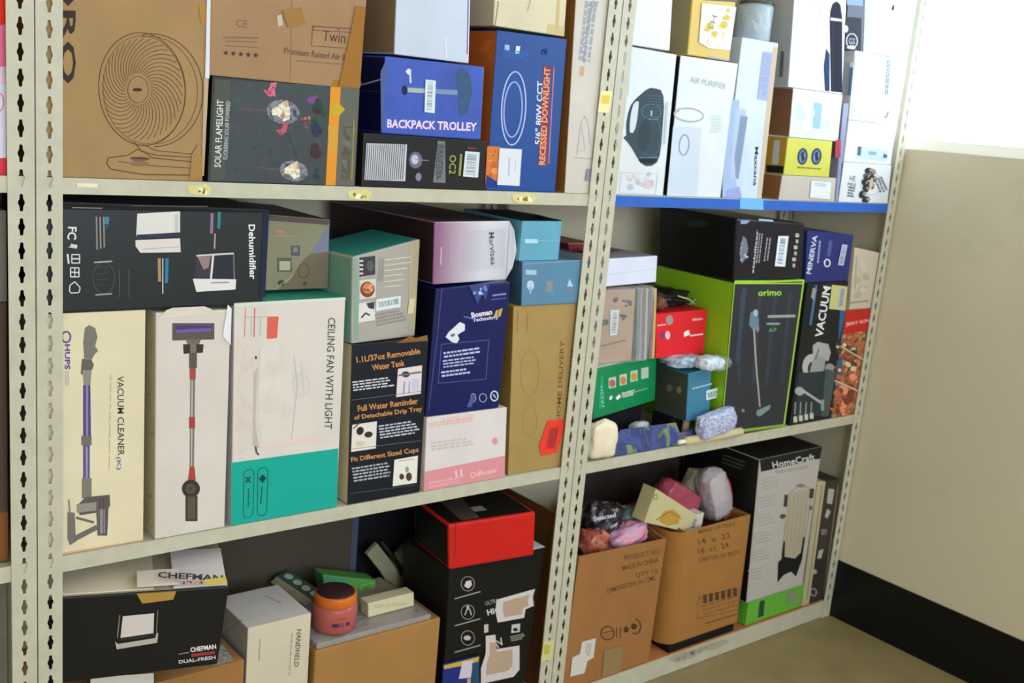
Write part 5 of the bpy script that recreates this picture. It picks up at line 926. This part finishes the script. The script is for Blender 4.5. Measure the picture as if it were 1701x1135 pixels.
for q in ([(824, 996), (888, 978), (884, 992), (886, 1006), (872, 1012), (870, 1026), (826, 1034), (822, 1015)], [(806, 1056), (822, 1054), (824, 1078), (862, 1072), (862, 1112), (852, 1124), (798, 1136), (798, 1110), (806, 1085)]):
    t = c.on('torn_label', 'torn white paper label'); t.poly(q, '#cfc5c4'); cxx = sum(p[0] for p in q)/len(q); cyy = sum(p[1] for p in q)/len(q)
    t.poly([(cxx+(x-cxx)*.68, cyy+(y-cyy)*.68) for x, y in q], '#b59c84')
c.done()
b = MB(); f = Face(b, (0, .0115, 0), (0, -1, 0), 0.0); q = [(722, 1330), (782, 1318), (797, 1090), (737, 1104)]; P_ = [hit(x, y, Vector((0, .0052, 0)), Vector((0, -1, 0))) for x, y in q]
for p_ in P_[:2]: p_.z = ZL
b.hexa(P_+[p_+Vector((0, .005, 0)) for p_ in P_], paper('#22307c', .4), .0005); f = Face(b, (0, .0052, 0), (0, -1, 0)); f.zmin = ZL; f.poly([(737, 1106), (796, 1091), (794, 1101), (738, 1112)], '#c9a73a'); f.poly([(768, 1100), (786, 1097), (782, 1126), (762, 1128)], '#cfc3cf'); f.poly([(784, 1102), (795, 1099), (790, 1300), (776, 1300)], '#234a68'); f.poly([(776, 1128), (782, 1127), (780, 1200), (773, 1200)], '#c09a78')
tag(b.build('blue_folder', None, (P_[0]+P_[1])/2), 'slim blue folder with a yellow top edge in front of the black icon box', 'folder')
b = MB(); A_ = ci.c[2]; b.hexa([A_+Vector(q) for q in ((-.16, -.002, .0006), (-.002, -.002, .0006), (-.002, -.002, .0012), (-.16, -.002, .0012), (-.17, .15, .0006), (-.002, .15, .0006), (-.002, .15, .0012), (-.17, .15, .0012))], paper('#d3cfdc')); tag(b.build('paper_sheet', None, A_), 'white paper sheet lying under the bright red case', 'paper')
c = Carton('red_black_case', 'case with a bright red front and black top lying on the black icon box', [(747, 934), (888, 909), (890, 851), (745, 872)], zic+.0015, y=.008, rot='auto', d=.18, m=paper('#151413', .35), front=paper('#c9201c', .4), left=paper('#161414'), bevel=.006)
f = c.f; f.ln([(757, 871), (755, 928)], 1.2, '#7a2018')
t = c.part('label_sticker', 'small grey label on the lid'); A = c.c[3]; Bc = c.c[2]; ux = (Bc-A).normalized(); vy = -c.n
t.add([A+ux*.10+vy*.05+Vector((0, 0, .0006)), A+ux*.135+vy*.05+Vector((0, 0, .0006)), A+ux*.135+vy*.08+Vector((0, 0, .0006)), A+ux*.10+vy*.08+Vector((0, 0, .0006))], [(0, 1, 2, 3)], paper('#9a8f8c'))
t = c.part('strap', 'dark strap across the lid'); t.add([A+ux*.04+vy*.01+Vector((0, 0, .0015)), A+ux*.09+vy*.01+Vector((0, 0, .0015)), A+ux*.12+vy*.17+Vector((0, 0, .0015)), A+ux*.05+vy*.17+Vector((0, 0, .0015))], [(0, 1, 2, 3)], mat('#4a4038', .6))
c.done()
b = MB(); p1, p2_ = at(700, 845, .25), at(755, 885, .12); b = None
b = MB(); xw0 = at(907, 1000, .06).x; b.box(at(910, 1000, .05).x, 1.2972, .05, .355, ZL, .565, card('#70441f'), .003); tag(b.build('cardboard_box', None, (1.26, .22, ZL)), 'narrow dark brown cardboard box between the black icon box and the upright', 'box')

# ================================================================ LOWEST SHELF, RIGHT BAY
LIM[:] = [1.3060, 2.552]
K[0] = 1.18
def open_carton(label, q, y, d, m, zb, prints, roundl=False, flaps=True, name='cardboard_box'):
    """an open-topped carton with real walls 4 mm thick"""
    c = Carton(name, label, q, zb, y=y, d=d, m=m, level=False, bevel=0); c.mb = MB()
    P, Q = c.c, c.back; u = (P[1]-P[0]).normalized(); v = -c.n; t = .004
    def wall(a, bb, a2, b2, off):  # bottom a,b top a2,b2
        c.mb.hexa([a, bb, b2, a2, a+off, bb+off, b2+off, a2+off], m, .0008)
    wall(P[0], P[1], P[3], P[2], v*t); wall(Q[0]-v*t, Q[1]-v*t, Q[3]-v*t, Q[2]-v*t, v*t)
    c.mb.hexa([P[0]+v*t, P[0]+v*t+u*t, P[3]+v*t+u*t, P[3]+v*t, Q[0]-v*t, Q[0]-v*t+u*t, Q[3]-v*t+u*t, Q[3]-v*t], m); c.mb.hexa([P[1]+v*t-u*t, P[1]+v*t, P[2]+v*t, P[2]+v*t-u*t, Q[1]-v*t-u*t, Q[1]-v*t, Q[2]-v*t, Q[2]-v*t-u*t], m)
    c.mb.hexa([P[0]+v*t+u*t, P[1]+v*t-u*t, P[1]+v*t-u*t+Vector((0, 0, .004)), P[0]+v*t+u*t+Vector((0, 0, .004)), Q[0]-v*t+u*t, Q[1]-v*t-u*t, Q[1]-v*t-u*t+Vector((0, 0, .004)), Q[0]-v*t+u*t+Vector((0, 0, .004))], m)
    c.f = Face(c.mb, P[0], c.n); c.f.rough = .8; prints(c, c.f); c.u = u; c.v = v
    return c
cm = card('#96663a'); INK2 = '#5f4026'
def p1(c, f):
    for (A, B, s_) in (((1037, 927), (1095, 916), 'PRODUCT NO'), ((1034, 944), (1094, 930), 'MADE IN CHINA'), ((1055, 957), (1092, 948), 'QTY 12'), ((1008, 982), (1088, 960), 'DIMENSIONS IN CMS')): f.tx(s_, A, B, 8, INK2, .01)
    f.ring(1009, 1052, 11, 11, 2, '#42301e', 0); f.ln([(1000, 1052), (1018, 1048)], 1.4, '#42301e'); 
    for x in (1024, 1030): f.ln([(x, 1042), (x, 1060)], 1.6, '#42301e')
    f.ell(1040, 1046, 4, 5, '#3a2a1c'); f.ell(1053, 1041, 5, 5, '#3a2a1c'); f.ring(1055, 1041, 9, 12, 2, '#42301e', 0, -90, 120); f.ln([(990, 1062), (1062, 1038)], .7, '#6c4a2c')
    t = c.on('label_sticker', 'torn white label'); t.rough = .5; t.poly([(966, 1066), (989, 1060), (985, 1092), (975, 1098), (970, 1118), (946, 1124), (950, 1092), (962, 1086)], '#c9c2bc'); t.micro((978, 1068), (974, 1090), 10, 3, '#a39a98')
    t = c.on('tape', 'strip of clear tape'); t.rough = .12; t.poly([(1003, 1080), (1035, 1072), (1028, 1120), (998, 1130)], '#8f7452')
c1 = open_carton('open cardboard carton of bright snack packets beside the upright, torn white label', [(932, 1140), (1076, 1106), (1107, 895), (962, 925)], .008, .28, cm, Z_LIN+.001, p1)
t = c1.part('flap', 'raised inner flap'); P, Q = c1.c, c1.back; t.hexa([P[2]+Vector((-.004, .006, -.01)), Q[2]+Vector((-.004, -.09, -.01)), Q[2]+Vector((-.02, -.09, .045)), P[2]+Vector((-.008, .006, .001)), P[2]+Vector((-.001, .006, -.01)), Q[2]+Vector((-.001, -.09, -.01)), Q[2]+Vector((-.017, -.09, .045)), P[2]+Vector((-.005, .006, .001))], cm)
c1.done()
K[0] = 1.05
base = c1.c[3]; zin = (c1.c[2].z+c1.c[3].z)/2
packs = [(1042, 893, .075, (.070, .034, .034), 'print_pack_pink', ['#d25a72', '#e8909c', '#c8a8d0', '#e07a58'], 'pink and orange snack packet on top of the open carton'),
         (1042, 868, .15, (.055, .040, .045), 'print_pack_teal', ['#2c7a84', '#6aa89c', '#a8c0b0', '#2a5c80'], 'teal and green snack packet behind the pink one'),
         (1000, 862, .13, (.065, .045, .050), 'print_pack_black', ['#101014', '#1c1a22', '#3a3034', '#c9ccd8'], 'black snack packet with white lettering in the open carton'),
         (986, 903, .08, (.042, .032, .040), 'print_pack_red', ['#3a2420', '#a84a3c', '#c47a60', '#4a5a3c'], 'red-brown packet at the front left of the open carton')]
for i, (x, y, yy, dm, nm, cols, lab) in enumerate(packs):
    p = at(x, y, yy); b = MB(); b.blob(p, dm, mottled(nm, cols, 34, .25), 20+i, .22, 2.0, 4, .35, Matrix.Rotation(math.radians((-18, -8, 10, 12)[i]), 3, 'Y'))
    if i == 2:
        f = Face(b, p+Vector((0, -dm[1]-.004, 0)), (0, -1, 0), .002); f.tx('Selected', (985, 862), (1022, 855), 8, '#c9ccdc', .03)
    tag(b.build('snack_packet', None, p-Vector((0, 0, dm[2]))), lab, 'packet', 'snack packets in the open carton')
K[0] = 1.18
def p2(c, f):
    f.tx('MAKE UP TRAY', (1160, 884), (1222, 870), 6, INK2, .01); f.tx('14  x  22', (1160, 901), (1213, 889), 9, INK2, .01); f.tx('18  x1  24', (1160, 917), (1210, 905), 9, INK2, .01); f.tx('CARTON OF FIFTY', (1160, 931), (1228, 918), 7, INK2, .01)
    f.micro((1165, 1008), (1226, 990), 34, 5, '#7a5530', 7, .3); f.frame(1160, 992, 1228, 1028, .9, '#6a4a2a', -.22, -.05)
    for i in range(6): f.rc(1168+10*i, 988-2.2*i, 1174+10*i, 1002-2.2*i, '#4c3622')
    f.ln([(1172, 1036), (1225, 1020)], 1.6, INK2)
c2 = open_carton('open cardboard carton with a rounded left corner, holding plastic pouches and a cream carton', [(1120, 1080), (1222, 1049), (1247, 855), (1140, 884)], .016, .24, card('#9c6c38'), Z_LIN+.022, p2)
b = MB(); b.box(c2.c[0].x-.03, c2.c[1].x-.02, .010, .24, Z_LIN+.0003, Z_LIN+.0205, mat('#0e0d0c', .6), .003); tag(b.build('gap_shade_slab', None, ((c2.c[0].x+c2.c[1].x)/2, .12, Z_LIN)), 'low black slab added for the shaded gap under the open carton of pouches', 'tray')  # black slab added as the shade in the gap below the carton
P = c2.c; t = c2.part('rounded_corner', 'bulging left corner of the carton')
n_ = 7; lo = []; hi = []
for i in range(n_+1):
    a_ = math.radians(90*i/n_); rr = .052
    for arr, src in ((lo, P[0]), (hi, P[3])):
        arr.append(Vector((src.x-rr*math.sin(a_)*.9, src.y+rr*(1-math.cos(a_)), src.z)))
lo.append(lo[-1]+Vector((.0, .14, 0))); hi.append(hi[-1]+Vector((.0, .14, 0))); n_ += 1
t.add(lo+hi, [(i, i+1, n_+2+i, n_+1+i) for i in range(n_)], card('#9a6832'), True)
c2.done()
cx1, cx2 = P[3].x, P[2].x
# the black slab stands in for the shaded gap under the second carton
# contents of the second carton
c = Carton('cream_carton', 'cream carton with an orange leaf drawing tilted in the open carton', [(1070, 868), (1140, 884), (1158, 856), (1090, 812)], None, y=.05, d=.05, m=paper('#c3b88c', .45), right=paper('#c8c4b8'), level=False)
f = c.f; f.poly([(1094, 866), (1102, 850), (1118, 846), (1130, 856), (1126, 878), (1108, 874)], '#b9903c'); f.ln([(1090, 864), (1112, 850), (1132, 862)], 1.4, '#5a6a34'); f.ring(1089, 826, 3, 4, 1.2, '#5c6044'); c.done()
c = Carton('white_packet', 'white packet with a small barcode beside the cream carton', [(1141, 884), (1165, 878), (1170, 852), (1157, 856)], None, y=.052, d=.05, m=paper('#c9c4b8', .45), level=False); barcode(c.f, (1150, 877), (1156, 861), 6, 8, 3, '#3c3a36'); c.done()
poch = [(1124, 828, .13, (.090, .040, .046), (.40, .07, .12), 1, .22, 30, 'dark pink pouch in the open carton'),
        (1186, 820, .10, (.046, .038, .088), (.72, .64, .68), .72, .12, -24, 'pale clear plastic pouch with a pink end, standing in the open carton'),
        (1158, 806, .17, (.050, .03, .055), (.50, .52, .34), .95, .3, 15, 'pale green and cream pouch behind the pink one'),
        (1222, 832, .13, (.034, .038, .080), (.62, .57, .57), .5, .2, -14, 'milky clear pouch at the right side of the open carton')]
for i, (x, y, yy, dm, colr, al, ro, an, lab) in enumerate(poch):
    p = at(x, y, yy); m_ = plastic_film('pouch_film', colr, al, ro); M_ = Matrix.Rotation(math.radians(an), 3, 'Y')
    r = empty('plastic_pouch', p-Vector((0, 0, dm[2])), lab, 'pouch', 'pouches in the open carton'); b = MB(); b.blob(p, dm, m_, 30+i, .07, 1.3, 5, .5, M_); b.build('pouch_film', r, r.location)
    if i in (1, 3):
        b = MB(); b.blob(p, [d_*.74 for d_ in dm], mat(('', '#b9aebc', '', '#a9a3a6')[i], .4), 60+i, .10, 1.6, 4, .45, M_); b.build('contents', r, r.location)
        b = MB(); cv = [p+M_ @ Vector((dm[0]*.93*math.cos(a_*.35), -dm[1]*.8, dm[2]*.93*math.sin(a_*.35))) for a_ in range(-5, 3)]; b.tube(cv, .0032, mat('#a5484a', .35), 8); b.build('trim', r, r.location)
# white stand box and the green board it stands on, narrow cartons
b = MB(); f0 = at(1240, 1030, .012); f1 = at(1334, 1001, .012); zg1 = at(1240, 1000, .012).z
b.box(f0.x-.001, f1.x-.012, .012, .30, Z_LIN+.001, zg1-.001, paper('#62a83a', .4), .002); r = empty('green_box', ((f0.x+f1.x)/2, .15, Z_LIN+.001), 'bright green flat box under the tall white printed box', 'box'); b.build('carton_body', r, r.location)
b = MB(); f = Face(b, (0, .012, 0), (0, -1, 0), .0012); f.poly([(1262, 999), (1270, 997), (1268, 1023), (1259, 1026)], '#2c3c34'); b.build('strap', r, r.location)['label'] = 'dark band around the box'; b = MB(); f = Face(b, (0, .012, 0), (0, -1, 0), .0012); f.poly([(1308, 984), (1325, 979), (1325, 998), (1306, 1004)], '#7d8a68'); b.build('label_sticker', r, r.location)
c = Carton('steamer_box', 'tall white box with a black header and a clothes rack picture, near the right end', [(1240, 1002), (1330, 976), (1366, 742), (1262, 764)], zg1, y=.006, d=.30, m=paper('#a9a29c', .45), left=paper('#14130f'), top=paper('#1a1916'), level=False, bevel=.002)
f = c.f
f.poly([(1262, 764), (1366, 742), (1362, 762), (1264, 784)], '#1b1b1a'); f.tx('HomeCraft', (1283, 773), (1353, 759), 11, '#c4c1bd', .015); 
f.poly([(1264, 785), (1362, 763), (1332, 972), (1241, 1000)], '#b0a8a3')
f.micro((1288, 785), (1345, 775), 6, 2, '#8f8882'); [f.micro((1266-4.4*i_, 806+30*i_), (1296-4.4*i_, 799+30*i_), 20, 4, '#9c948c', 7+i_, .4, .4) for i_ in range(6)]
f.ell(1330, 807, 8, 3, '#77736a'); f.ln([(1312, 820), (1330, 803), (1346, 812)], 1.4, '#8a857a'); BK = '#14130f'
f.ln([(1306, 822), (1304, 842)], 6, '#3c3a34'); f.ln([(1350, 812), (1348, 828)], 5, '#3c3a34'); f.ell(1300, 858, 5, 4, '#4a463c', -20); f.ell(1346, 844, 3, 4, '#4a463c')
f.ln([(1308, 842), (1298, 925)], 1.6, '#8c8676'); f.ln([(1347, 830), (1333, 915)], 1.6, '#8c8676')
f.poly([(1308, 820), (1346, 812), (1330, 925), (1302, 930)], '#a89c88')
for i in range(5): f.ln([(1312+7*i, 826), (1305+6*i, 925)], .7, '#94897a')
f.ln([(1306, 822), (1304, 842)], 6, '#3c3a34'); f.ln([(1348, 812), (1346, 828)], 5, '#3c3a34'); f.poly([(1301, 900), (1304, 898), (1303, 925), (1320, 928), (1330, 918), (1334, 892), (1337, 893), (1332, 930), (1322, 958), (1314, 950), (1302, 955), (1291, 968), (1292, 935), (1298, 928)], BK)
c.l.micro((1200, 762), (1242, 776), 18, 3, '#47433c', 5, .5)
c.done()
c = Carton('cream_carton', 'narrow cream carton between the white printed box and the dark icon strip', [(1333, 1001), (1345, 998), (1372, 800), (1358, 800)], Z_LIN+.001, y=.010, d=.25, m=paper('#aea483', .5)); c.f.ln([(1366, 806), (1340, 996)], 1, '#6f6248'); c.done()
c = Carton('icon_carton', 'narrow dark carton with a column of white icons at the end of the lowest shelf', [(1346, 999), (1369, 994), (1394, 800), (1373, 795)], Z_LIN+.001, y=.010, d=.28, m=paper('#37302b', .45), top='#2b2622', level=True)
f = c.f; f.poly([(1376, 812), (1386, 813), (1382, 838), (1373, 836)], '#a8a49a'); f.poly([(1374, 845), (1380, 850), (1374, 862), (1370, 858)], '#a8a49a'); f.micro((1364, 884), (1374, 884), 10, 3, '#97938a'); f.poly([(1360, 915), (1368, 912), (1364, 928), (1357, 928)], '#a8a49a'); f.ell(1353, 950, 4, 4, '#a09c94'); f.ring(1351, 984, 5, 6, 2, '#a09c94'); f.ln([(1392, 806), (1368, 990)], 2, '#7a6c58'); c.done()
# dark clothes and cloth behind, at the left of the right bay
b = MB(); p = at(1030, 800, .33); b.blob((p.x+.09, .350, ZL+.27), (.29, .030, .245), mottled('cloth_dark', ['#161311', '#2c2620', '#3a2422', '#24302a'], 9, .8, k=1.0), 41, .2, 1.7, 4, .4); tag(b.build('cloth_bundle', None, (p.x, .345, ZL)), 'heap of dark clothing stuffed behind the open cartons', 'clothing')
b = MB(); p = at(1040, 790, .16); b.blob((p.x+.02, .26, .60), (.03, .03, .02), mat('#6a1f26', .6), 44, .2, 2, 3, .2); tag(b.build('red_cloth', None, (p.x+.02, .26, .58)), 'small dark red cloth on the dark clothing heap', 'cloth')

# ================================================================ LEFT BAY (a sliver at the photo's edge)
LIM[:] = [-1.2, -.0025+.019]
K[0] = 1.15
c = Carton('red_white_box', 'red and pinkish white box at the left edge, on the top shelf', [(-90, 296), (12, 294), (10, -90), (-90, -90)], ZT, y=.012, d=.3, m=paper('#d8b8c8', .4)); f = c.f; f.poly([(-88, -85), (10, -85), (10, 40), (-88, 60)], '#d8301c'); f.poly([(-88, 60), (10, 40), (10, 110), (-88, 120)], '#d86a90'); f.poly([(-88, 268), (11, 262), (11, 292), (-88, 292)], '#d83a4c'); f.poly([(-88, 150), (10, 140), (10, 262), (-88, 268)], '#d9d2ea'); f.ring(-4, 170, 10, 16, 2, '#c87080'); c.done()
c = Carton('brown_box', 'dark brown box at the left edge of the photo, middle shelf', [(-120, 960), (14, 932), (12, 500), (-120, 510)], ZM, y=.02, d=.4, m=card('#4f3b34'), bevel=.003, level=True); f = c.f; f.poly([(-118, 955), (13, 930), (13, 850), (-118, 870)], card('#7c4c26')); zb3 = c.top; c.done()
c = Carton('grey_box', 'grey brown box on the dark brown box at the left edge of the photo', [(-120, 500), (12, 495), (11, 350), (-120, 345)], zb3+.001, y=.02, d=.4, m=card('#6e665f')); c.done()
